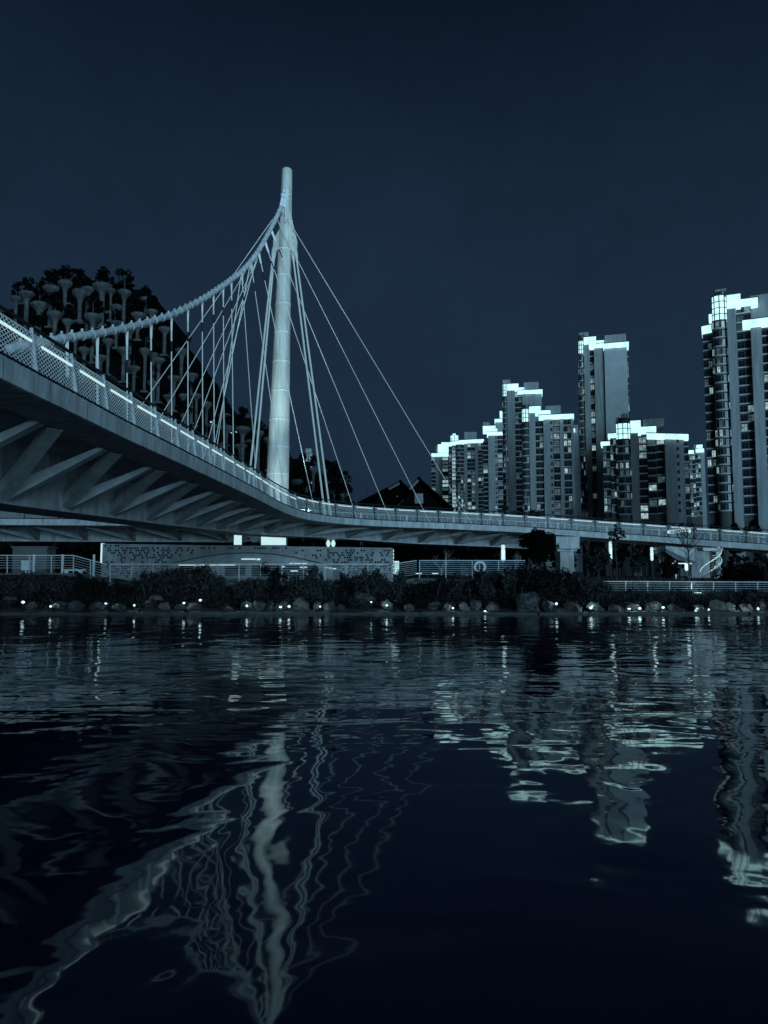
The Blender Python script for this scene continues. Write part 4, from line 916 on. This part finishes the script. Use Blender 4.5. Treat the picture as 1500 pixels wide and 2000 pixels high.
m = MB(); m.box(.62, .95, 1.2, 1.5, 0, 2.75); m.box(-.75, .95, .6, 1.8, 2.753, 3.0); m.build('landing', M['conc'], hs_)
lamp_spot(30, hs_, (-.2, -.4, 2.2))

# ================================================================== rocks, lamps and plants on the bank
def rock_mesh(seed, block=False):
    import bmesh
    bm_ = bmesh.new(); r = random.Random(seed)
    if block:
        bmesh.ops.create_icosphere(bm_, subdivisions=4, radius=1)
        for v in bm_.verts: v.co = Vector([math.copysign(abs(q) ** .6, q) for q in v.co])
    else: bmesh.ops.create_icosphere(bm_, subdivisions=3, radius=1)
    from mathutils import noise
    planes = [(Vector((r.gauss(0, 1), r.gauss(0, 1), r.gauss(0, .8))).normalized(), r.uniform(.55, .85)) for _ in range(9)]
    for v in bm_.verts:
        p = v.co.copy()
        if not block:
            for n, d in planes:
                e_ = p.dot(n) - d
                if e_ > 0: p -= n * e_ * .85
        p *= 1 + .22 * noise.noise(p * 1.7 + Vector((seed, 0, 0))) + .10 * noise.noise(p * 4.3 + Vector((0, seed, 0)))
        v.co = p
    me = bpy.data.meshes.new('boulder'); bm_.to_mesh(me); bm_.free(); me.materials.append(M['streak'] if block else (M['rock2'] if seed % 3 == 0 else M['rock'])); return me
RM = [rock_mesh(s_) for s_ in range(1, 10)]; RB = rock_mesh(33, True)
ROCKS = [(20, 1176, 44, 34), (62, 1192, 40, 22), (118, 1192, 46, 24), (150, 1191, 44, 26), (190, 1192, 36, 24), (232, 1193, 40, 22), (300, 1183, 46, 34), (322, 1190, 28, 22), (352, 1194, 36, 18), (378, 1190, 46, 26), (442, 1194, 34, 16), (484, 1186, 36, 30), (505, 1186, 30, 30), (525, 1188, 24, 26), (548, 1192, 40, 20), (588, 1186, 40, 36), (618, 1190, 32, 24), (645, 1187, 30, 30), (664, 1190, 26, 22), (708, 1183, 60, 44), (755, 1190, 30, 28), (800, 1192, 30, 22), (846, 1190, 34, 24), (872, 1192, 26, 22), (908, 1190, 26, 28), (928, 1188, 28, 34), (962, 1194, 34, 22), (1030, 1184, 52, 46), (1070, 1188, 40, 34), (1120, 1194, 44, 22), (1160, 1192, 42, 26), (1200, 1193, 36, 22), (1236, 1196, 36, 20), (1276, 1189, 44, 26), (1316, 1196, 34, 18), (1362, 1196, 36, 18), (1400, 1193, 40, 26), (1424, 1196, 28, 20), (1455, 1194, 36, 24), (1486, 1192, 30, 30)]
rpx = [q[0] for q in ROCKS]; rr_ = random.Random(17)
for a, y, wd, ht in ROCKS:
    Y = 51.3 + rr_.uniform(0, .6) + (1.0 if y < 1184 else 0); P = atY(a, y, Y); sxx, szz = wd / 2 * .92 * Y / F, ht / 2 * .9 * Y / F
    big = a == 1030
    P.z = max(P.z, gz(P.x, Y) + szz * .55)
    size = 'large' if wd > 44 else ('small' if wd < 30 else 'middling')
    lab = 'large pale square block with dark vertical streaks at the water edge below the round tree' if big else '%s dark %s boulder, %s' % (size, 'squat' if ht < wd * .62 else 'rounded', where(a, rpx, 'boulder'))
    o_ = link('boulder', RB if big else rr_.choice(RM), None, P, 0.15 if big else rr_.uniform(0, 6.28), (sxx, max(sxx * .8, .3), szz))
    if not big: o_.rotation_euler = (rr_.uniform(-.3, .3), rr_.uniform(-.35, .35), rr_.uniform(0, 6.28))
    tag(o_, lab, 'boulder', 'boulders along the waterline')
LAMPS = [(45, 1178), (100, 1186), (209, 1180), (265, 1184), (360, 1179), (391, 1174), (481, 1185), (548, 1187), (565, 1186), (625, 1186), (724, 1177), (757, 1184), (885, 1189), (946, 1195), (1085, 1181), (1153, 1189), (1229, 1190), (1250, 1190), (1293, 1188), (1357, 1194), (1384, 1192), (1434, 1197), (1452, 1199), (1480, 1191)]
lpx = [q[0] for q in LAMPS]
ms = MB(); ms.tube([(0, 0, -.3), (0, 0, .02)], .03, 6, 0); ms.tube([(0, .16, -.05), (0, -.08, .04)], [.07, .11], 10, 0); ms_b = ms.mesh('lamp_body', M['dark'])
ms = MB(); ms.lathe([(.02, -.1), (.085, -.05), (.095, .0), (.08, .06), (.02, .1)], 10, (0, -.15, .07)); ms_l = ms.mesh('lamp_lens', M['lamp'])
rl = random.Random(23)
for a, y in LAMPS:
    P = atY(a, y, 51.0); t = thing('spot_lamp', 'small bright spotlight among rocks, %s' % where(a, lpx, 'spotlight'), 'spotlight', P, rl.uniform(-.5, .5), 'spotlights along the waterline')
    t.scale = (rl.uniform(.55, 1.2), .8, rl.uniform(.5, .95))
    link('lamp_body', ms_b, t); link('lamp_lens', ms_l, t)
    lamp_spot(rl.uniform(20, 60), t, (0, -.35, .28))
# shrubs on the bank
def stems(seed, n, h):
    b = MB(); r = random.Random(seed)
    for _ in range(n):
        a = r.uniform(0, 6.28); b.tube([(r.uniform(-.1, .1), r.uniform(-.1, .1), -.1), (math.cos(a) * .3, math.sin(a) * .3, h * .5), (math.cos(a) * .55, math.sin(a) * .55, h * .9)], [.03, .02, .008], 4)
    return b.mesh('stem', M['bark'])
SH = [crown_mesh(100 + i, 1500, .075, 26, ell(.85, .75, .5, .55), .30, .7).mesh('foliage', M[('leaf', 'leaf2', 'leaf2')[i % 3]]) for i in range(6)]
ST = [stems(i, 7, .9) for i in range(2)]
SHR = [(30, 1150, 60, 40), (80, 1148, 60, 46), (135, 1150, 60, 44), (185, 1152, 50, 38), (235, 1154, 54, 36), (285, 1142, 60, 46), (330, 1138, 56, 44), (395, 1137, 84, 50), (425, 1150, 50, 40), (470, 1158, 60, 36), (525, 1142, 70, 62), (580, 1152, 60, 46), (640, 1156, 60, 44), (672, 1148, 34, 58), (722, 1142, 66, 58), (748, 1152, 44, 46), (805, 1164, 54, 34), (850, 1150, 60, 50), (890, 1152, 60, 52), (925, 1150, 56, 46), (975, 1150, 60, 56), (1105, 1140, 60, 52), (1130, 1160, 50, 44), (1160, 1168, 50, 36), (1200, 1172, 50, 28), (1255, 1172, 54, 28), (1310, 1172, 60, 34), (1370, 1174, 56, 28), (1425, 1174, 50, 28), (1475, 1172, 54, 32)]
SHR += [(355, 1140, 60, 50), (500, 1150, 50, 44), (610, 1140, 44, 56), (690, 1150, 54, 50), (780, 1146, 44, 48), (950, 1140, 54, 60), (1000, 1146, 60, 60), (1060, 1150, 60, 56), (1145, 1150, 50, 50), (1180, 1162, 40, 42), (1230, 1170, 44, 36), (1340, 1172, 44, 34), (1450, 1170, 44, 34), (160, 1142, 44, 46), (55, 1142, 44, 44)]
SHR = [(a, y - 3, wd * 1.15, ht * 1.2) for a, y, wd, ht in SHR]
spx = [q[0] for q in SHR]; rs = random.Random(9)
for a, y, wd, ht in SHR:
    Y = rs.uniform(53.6, 55.6); P = atY(a, y + ht / 2, Y); P.z = min(P.z, gz(P.x, Y) + .1)
    T = atY(a, y - ht / 2, Y); sz = (T.z - P.z) / 1.15; sxx = wd / 2 * Y / F
    form = 'tall' if ht > 48 else ('low' if ht < 38 else 'leafy')
    t = thing('bank_shrub', '%s dark shrub on the bank, %s' % (form, where(a, spx, 'shrub')), 'shrub', P, rs.uniform(0, 6), 'shrubs on the river bank'); t.scale = (sxx, sxx, sz)
    link('foliage', rs.choice(SH), t); link('stem', rs.choice(ST), t)
# undergrowth and grass (uncountable)
def under(r):
    x = r.uniform(-34, 34); y = r.uniform(51.8, 56.2); return Vector((x, y, gz(x, y) + abs(r.gauss(0, .28)) + .02)), 0
def fringe(r):   # leaves hanging over the stones at the waterline
    x = r.uniform(-34, 34); c = .5 + .5 * math.sin(x * 1.9 + 2 * math.sin(x * .7)); y = 51.0 + abs(r.gauss(0, .7)) + (1 - c) * .8
    return Vector((x, y, gz(x, y) + .25 + r.random() ** 1.6 * (.3 + .75 * c))), 0
u_ = leaf_cloud(77, 16000, .10, under); leaf_cloud(79, 9000, .085, fringe, u_); tag(u_.build('undergrowth', M['leaf']), 'dark tangled undergrowth covering the river bank', 'undergrowth', kind='stuff')
gb = MB(); rg = random.Random(78)
for _ in range(7000):
    x = rg.choice((rg.uniform(14, 33), rg.uniform(14, 33), rg.uniform(-32, 14))); y = rg.uniform(53.2, 56.0) if x < 14 else rg.uniform(53.4, 54.7); z = gz(x, y) - .05; h = rg.uniform(.3, .85) * (1 if x > 14 else .8); a = rg.uniform(0, 3.14); l_ = rg.uniform(-.25, .25)
    c = Vector((math.cos(a), math.sin(a), 0)) * .022; P = Vector((x, y, z)); gb.add([P - c, P + c, P + Vector((l_ * .4, 0, h * .6)) + c * .6, P + Vector((l_, 0, h))], [(0, 1, 2, 3)])
for _ in range(2500):
    x = rg.uniform(16, 30); y = rg.uniform(58.2, 61); z = gz(x, y); h = rg.uniform(.5, 1.1); a = rg.uniform(0, 3.14); l_ = rg.uniform(-.25, .25)
    c = Vector((math.cos(a), math.sin(a), 0)) * .025; P = Vector((x, y, z)); gb.add([P - c, P + c, P + Vector((l_ * .4, 0, h * .6)) + c * .6, P + Vector((l_, 0, h))], [(0, 1, 2, 3)])
tag(gb.build('grass', M['grassb']), 'tall thin grass along the bank and railings', 'grass', kind='stuff')

# ---- named trees
def tree(name, label, a, y0, Y, wd, seed, leafm, n=2200, ls=.16, zb_=None, lean=0, k=34, grp=None, low=.25):
    P = atY(a, 1100, Y); P.z = gz(P.x, Y) if zb_ is None else zb_; T = atY(a, y0, Y); h = T.z - P.z; wr = wd / 2 * Y / F
    t = thing(name, label, 'tree', P, 0, grp); b = MB(); limbs(b, seed, (0, 0, -.2), h * .8, max(.08, wr * .07), 10, wr * .8); b.build('trunk', M['bark'], t)
    crown_mesh(seed, n, ls, k, ell(wr * .82, wr * .82, h * (1 - low) * .42, h * (low + (1 - low) * .5)), wr * .30).build('crown', M[leafm], t)
    return t
tree('round_tree', 'dense dark round-crowned tree in front of the concrete pier', 1050, 1030, 57.6, 82, 201, 'leaf3', 8000, .11, low=.34, k=70)
tree('bushy_tree', 'wide dark bushy tree on the bank below the round-crowned tree', 1035, 1098, 54.6, 128, 202, 'leaf', 6000, .12, zb_=.7, low=.0, k=60)
tree('bushy_tree', 'dark leaning bush right of the pier foot', 1112, 1108, 55.2, 84, 203, 'leaf', 3200, .11, zb_=.8, low=.0, k=40)
tree('leafy_tree', 'pale leafy tree right of the pier, under the bridge', 1168, 1064, 63.0, 66, 204, 'leaf2', 2600, .13, low=.15, k=40)
tree('leafy_tree', 'slender leafy tree between the two right lamp columns', 1247, 1062, 63.5, 40, 205, 'leaf2', 1600, .13, low=.15)
tree('leafy_tree', 'small leafy tree reaching above the railing near the tallest lamp column', 1205, 1022, 62.0, 34, 206, 'leaf2', 420, .12, low=.62)
tree('leafy_tree', 'round leafy tree under the bridge at the right frame edge', 1492, 1078, 60.0, 46, 207, 'leaf2', 1600, .13, low=.2)
tree('leafy_tree', 'small lit shrub tree beside the bright upright sign', 486, 1046, 66.5, 22, 208, 'leaf2', 700, .09, low=.4)
tree('dark_hedge_tree', 'dark rounded hedge tree left of the pavilion', 1305, 1094, 62.5, 50, 209, 'leaf', 2200, .12, low=.05)
tree('dark_hedge_tree', 'broad dark hedge right of the spiral stair', 1455, 1098, 61.0, 110, 210, 'leaf3', 4200, .14, low=.0, k=60)
# row of dark trees below the towers
TW = [(968, 985, 40, 'leaf2'), (996, 972, 46, 'leaf2'), (1020, 962, 40, 'leaf'), (1046, 976, 44, 'leaf'), (1084, 996, 46, 'leaf3'), (1120, 992, 40, 'leaf'), (1160, 1004, 44, 'leaf3'), (1210, 1006, 50, 'leaf3'), (1262, 1010, 50, 'leaf3'), (1306, 1008, 50, 'leaf3'), (1345, 1004, 54, 'leaf3'), (1390, 1004, 56, 'leaf3'), (1436, 1008, 56, 'leaf3'), (1484, 998, 60, 'leaf3'), (900, 1000, 44, 'leaf3'), (938, 994, 40, 'leaf')]
tpx = [q[0] for q in TW]
for i, (a, y, wd, lm) in enumerate(sorted(TW)):
    tree('background_tree', '%s tree below the towers, %s from the left of the row' % ('grey-leaved' if lm == 'leaf2' else ('dark leafy' if lm == 'leaf' else 'near-black bushy'), ordinal(i + 1)), a, y, 96 + (i % 3) * 3, wd, 300 + i, lm, 1500, .26, zb_=2.4, low=.05, grp='trees at the foot of the towers')
# dark thicket behind the under-bridge gap
HB = [(30, 1056, 70), (100, 1054, 80), (175, 1058, 70), (240, 1048, 60), (300, 1052, 70), (360, 1050, 70), (415, 1050, 60), (600, 1058, 60), (690, 1060, 70), (740, 1058, 66), (790, 1062, 60), (835, 1060, 64), (880, 1062, 64), (925, 1064, 60), (965, 1066, 50), (1010, 1066, 60)]
for i, (a, y, wd) in enumerate(HB):
    tree('thicket_bush', 'near-black bush in the gap under the bridge, %s from the left' % ordinal(i + 1), a, y - 10, 76 + (i % 2) * 2, wd * 1.15, 400 + i, 'leaf3', 900, .22, low=.0, grp='dark bushes under the bridge')
# bare trees
def bare(label, a, y0, Y, seed, depth, r0, m, zb_=None, ang=.5, grp='bare trees'):
    P = atY(a, 1100, Y); P.z = gz(P.x, Y) if zb_ is None else zb_; T = atY(a, y0, Y); h = (T.z - P.z)
    t = thing('bare_tree', label, 'tree', P, 0, grp); b = MB(); bare_branches(b, seed, (0, 0, -.1), h, r0, depth, 0, ang); b.build('trunk', M[m], t)
P = atY(1347, 1160, 55.8)
t = thing('bare_tree', 'bare black tree with fine upswept twigs in front of the second pier', 'tree', (P.x, 55.8, 1.1), 0, 'bare trees'); b = MB()
T = atY(1347, 1026, 55.8).z - 1.1
b.tube([(0, 0, -.1), (.03, 0, T * .4), (-.02, 0, T * .75), (.02, 0, T)], [.075, .06, .035, .012], 6)
rb = random.Random(61)
for k in range(26):
    f = rb.uniform(.42, .9); z = T * f; a = rb.uniform(0, 6.28); s_ = Vector((.0, 0, z)); L_ = (1 - f) * 3.2 + .7; d = Vector((math.cos(a), math.sin(a) * .8, rb.uniform(.65, 1.1))).normalized()
    e1 = s_ + d * L_ * .55; e2 = e1 + (d + Vector((0, 0, .35))).normalized() * L_ * .5; b.tube([s_, e1, e2], [.022, .015, .006], 4)
    for _ in range(3):
        q = s_.lerp(e2, rb.uniform(.35, .85)); dd = (d + Vector((rb.uniform(-.7, .7), rb.uniform(-.7, .7), rb.uniform(0, .5)))).normalized(); b.tube([q, q + dd * L_ * .35], [.010, .004], 3)
b.build('trunk', M['bark'], t)
bare('pale bare multi-stem shrub behind the lifebuoy railing at left', 862, 1066, 64, 71, 4, .05, 'barkp', ang=.6)
bare('pale bare shrub between the glowing column and the round tree', 1006, 1064, 64, 72, 4, .055, 'barkp', ang=.6)
bare('pale bare shrub right of the rightmost glowing column', 1292, 1064, 64.5, 73, 4, .06, 'barkp', ang=.5)
bare('bare twiggy shrub growing from the concrete planter', 64, 1056, 62.8, 74, 4, .04, 'bark', ang=.6)
bare('thin bare sapling left of the gabled houses', 702, 930, 110, 75, 5, .12, 'bark', zb_=2.4, ang=.32)
bare('bare tree with upright twigs before the tall pale tower', 1148, 962, 90, 76, 5, .13, 'bark', zb_=2.4, ang=.38)
bare('bare tree before the right side of the lit-crown tower', 1118, 970, 90, 77, 5, .12, 'bark', zb_=2.4, ang=.38)
bare('bare tree before the shorter front tower', 1326, 950, 90, 78, 5, .13, 'bark', zb_=2.4, ang=.42)
bare('thin bare tree under the bridge far right', 1440, 1080, 63, 79, 4, .04, 'barkp', ang=.55)
# ground-level lit fittings
def ground_light(a, y, Y, lab, w_=.5):
    P = atY(a, y, Y); t = thing('ground_light', lab, 'ground light', P, 0, 'ground lights'); m = MB(); m.box(-w_ / 2, w_ / 2, -.08, .1, -.04, .06); m.build('lamp_body', M['dark'], t)
    m = MB(); m.box(-w_ / 2 + .03, w_ / 2 - .03, -.09, .06, .062, .10); m.build('lamp_lens', M['lamp'], t)
    lamp_spot(22, t, (0, -.3, .35))
ground_light(818, 1122, 57.8, 'left one of two ground lights behind the railing near the notice sign'); ground_light(850, 1122, 57.8, 'right one of two ground lights behind the railing near the notice sign')
ground_light(1363, 1160, 54.3, 'ground light in the grass in front of the lower railing by the bare tree')

# ================================================================== the person on the bridge
def skin_obj(name, verts, edges, radii, m, parent, sub=2):
    me = bpy.data.meshes.new(name); me.from_pydata(verts, edges, []); me.materials.append(m); o_ = link(name, me, parent)
    o_.modifiers.new('Skin', 'SKIN'); me.skin_vertices[0].data[0].use_root = True
    for i, r_ in enumerate(radii): me.skin_vertices[0].data[i].radius = r_ if isinstance(r_, tuple) else (r_, r_)
    s_ = o_.modifiers.new('Subdivision', 'SUBSURF'); s_.levels = sub; s_.render_levels = sub; return o_
qp = A.s_at_px(966, .8, .4); PP = A.pt(qp, .8, .004); tn = A.tan(qp)
pr = thing('person', 'person in a pale brimmed hat and pale jacket walking along the bridge deck', 'person', PP, math.atan2(tn.y, tn.x))
# local x = walking direction, z up; mid stride
V = [(0, 0, .93), (.0, 0, 1.12), (.01, 0, 1.32), (.02, 0, 1.45), (.03, 0, 1.53), (.05, 0, 1.62), (.05, 0, 1.72),
     (0, .10, .90), (.13, .10, .52), (.20, .10, .09), (.33, .10, .04),
     (0, -.10, .90), (-.05, -.10, .50), (-.26, -.10, .13), (-.17, -.10, .05),
     (.02, .19, 1.40), (-.10, .24, 1.14), (-.02, .24, .92), (.0, .24, .85),
     (.02, -.19, 1.40), (.10, -.24, 1.14), (.26, -.24, .98), (.30, -.24, .92)]
E = [(0, 1), (1, 2), (2, 3), (3, 4), (4, 5), (5, 6), (0, 7), (7, 8), (8, 9), (9, 10), (0, 11), (11, 12), (12, 13), (13, 14), (2, 15), (15, 16), (16, 17), (17, 18), (2, 19), (19, 20), (20, 21), (21, 22)]
RR = [(.13, .15), (.12, .14), (.13, .17), (.075, .08), (.055, .055), (.095, .08), (.085, .075), .09, .06, .045, .035, .09, .06, .045, .035, .055, .042, .032, .03, .055, .042, .032, .03]
for base in (18, 22):
    bx_, by_, bz_ = V[base]
    for j, (dx, dy, ln) in enumerate(((.025, -.03, .07), (.01, -.012, .085), (.0, .006, .09), (-.01, .022, .08), (.04, .02, .05))):
        V.append((bx_ + dx, by_ + dy, bz_ - .02)); V.append((bx_ + dx * 1.2 + .01, by_ + dy * 1.1, bz_ - .02 - ln)); n_ = len(V)
        E += [(base, n_ - 2), (n_ - 2, n_ - 1)]; RR += [.010, .008]
skin_obj('body', V, E, RR, M['skin'], pr, 1)
ji = [0, 1, 2, 3, 15, 16, 17, 19, 20, 21]; mp_ = {q: i for i, q in enumerate(ji)}
jr = [(.165, .185), (.15, .175), (.155, .195), (.09, .10), .075, .06, .05, .075, .06, .05]
skin_obj('jacket', [V[q] for q in ji], [(mp_[a], mp_[b]) for a, b in E if a in mp_ and b in mp_], jr, M['jacket'], pr)
ti = [0, 7, 8, 9, 11, 12, 13]; mt_ = {q: i for i, q in enumerate(ti)}
skin_obj('trousers', [V[q] for q in ti], [(mt_[a], mt_[b]) for a, b in E if a in mt_ and b in mt_], [(.15, .165), .11, .08, .065, .11, .08, .065], M['trouser'], pr)
m = MB(); m.lathe([(.215, 1.64), (.21, 1.655), (.125, 1.675), (.125, 1.76), (.10, 1.83), (.03, 1.86)], 16, (.05, 0, 0)); m.build('hat', M['hat'], pr, smooth=True)
m = MB()
for sg_ in (-1, 1): m.lathe([(.004, -.012), (.012, 0), (.004, .012)], 6, (.142, sg_ * .034, 1.635))
m.bar((.135, 0, 1.63), (.165, 0, 1.595), .02, .02); m.bar((.137, -.03, 1.56), (.137, .03, 1.56), .012, .012); m.build('face', M['jacket'], pr)
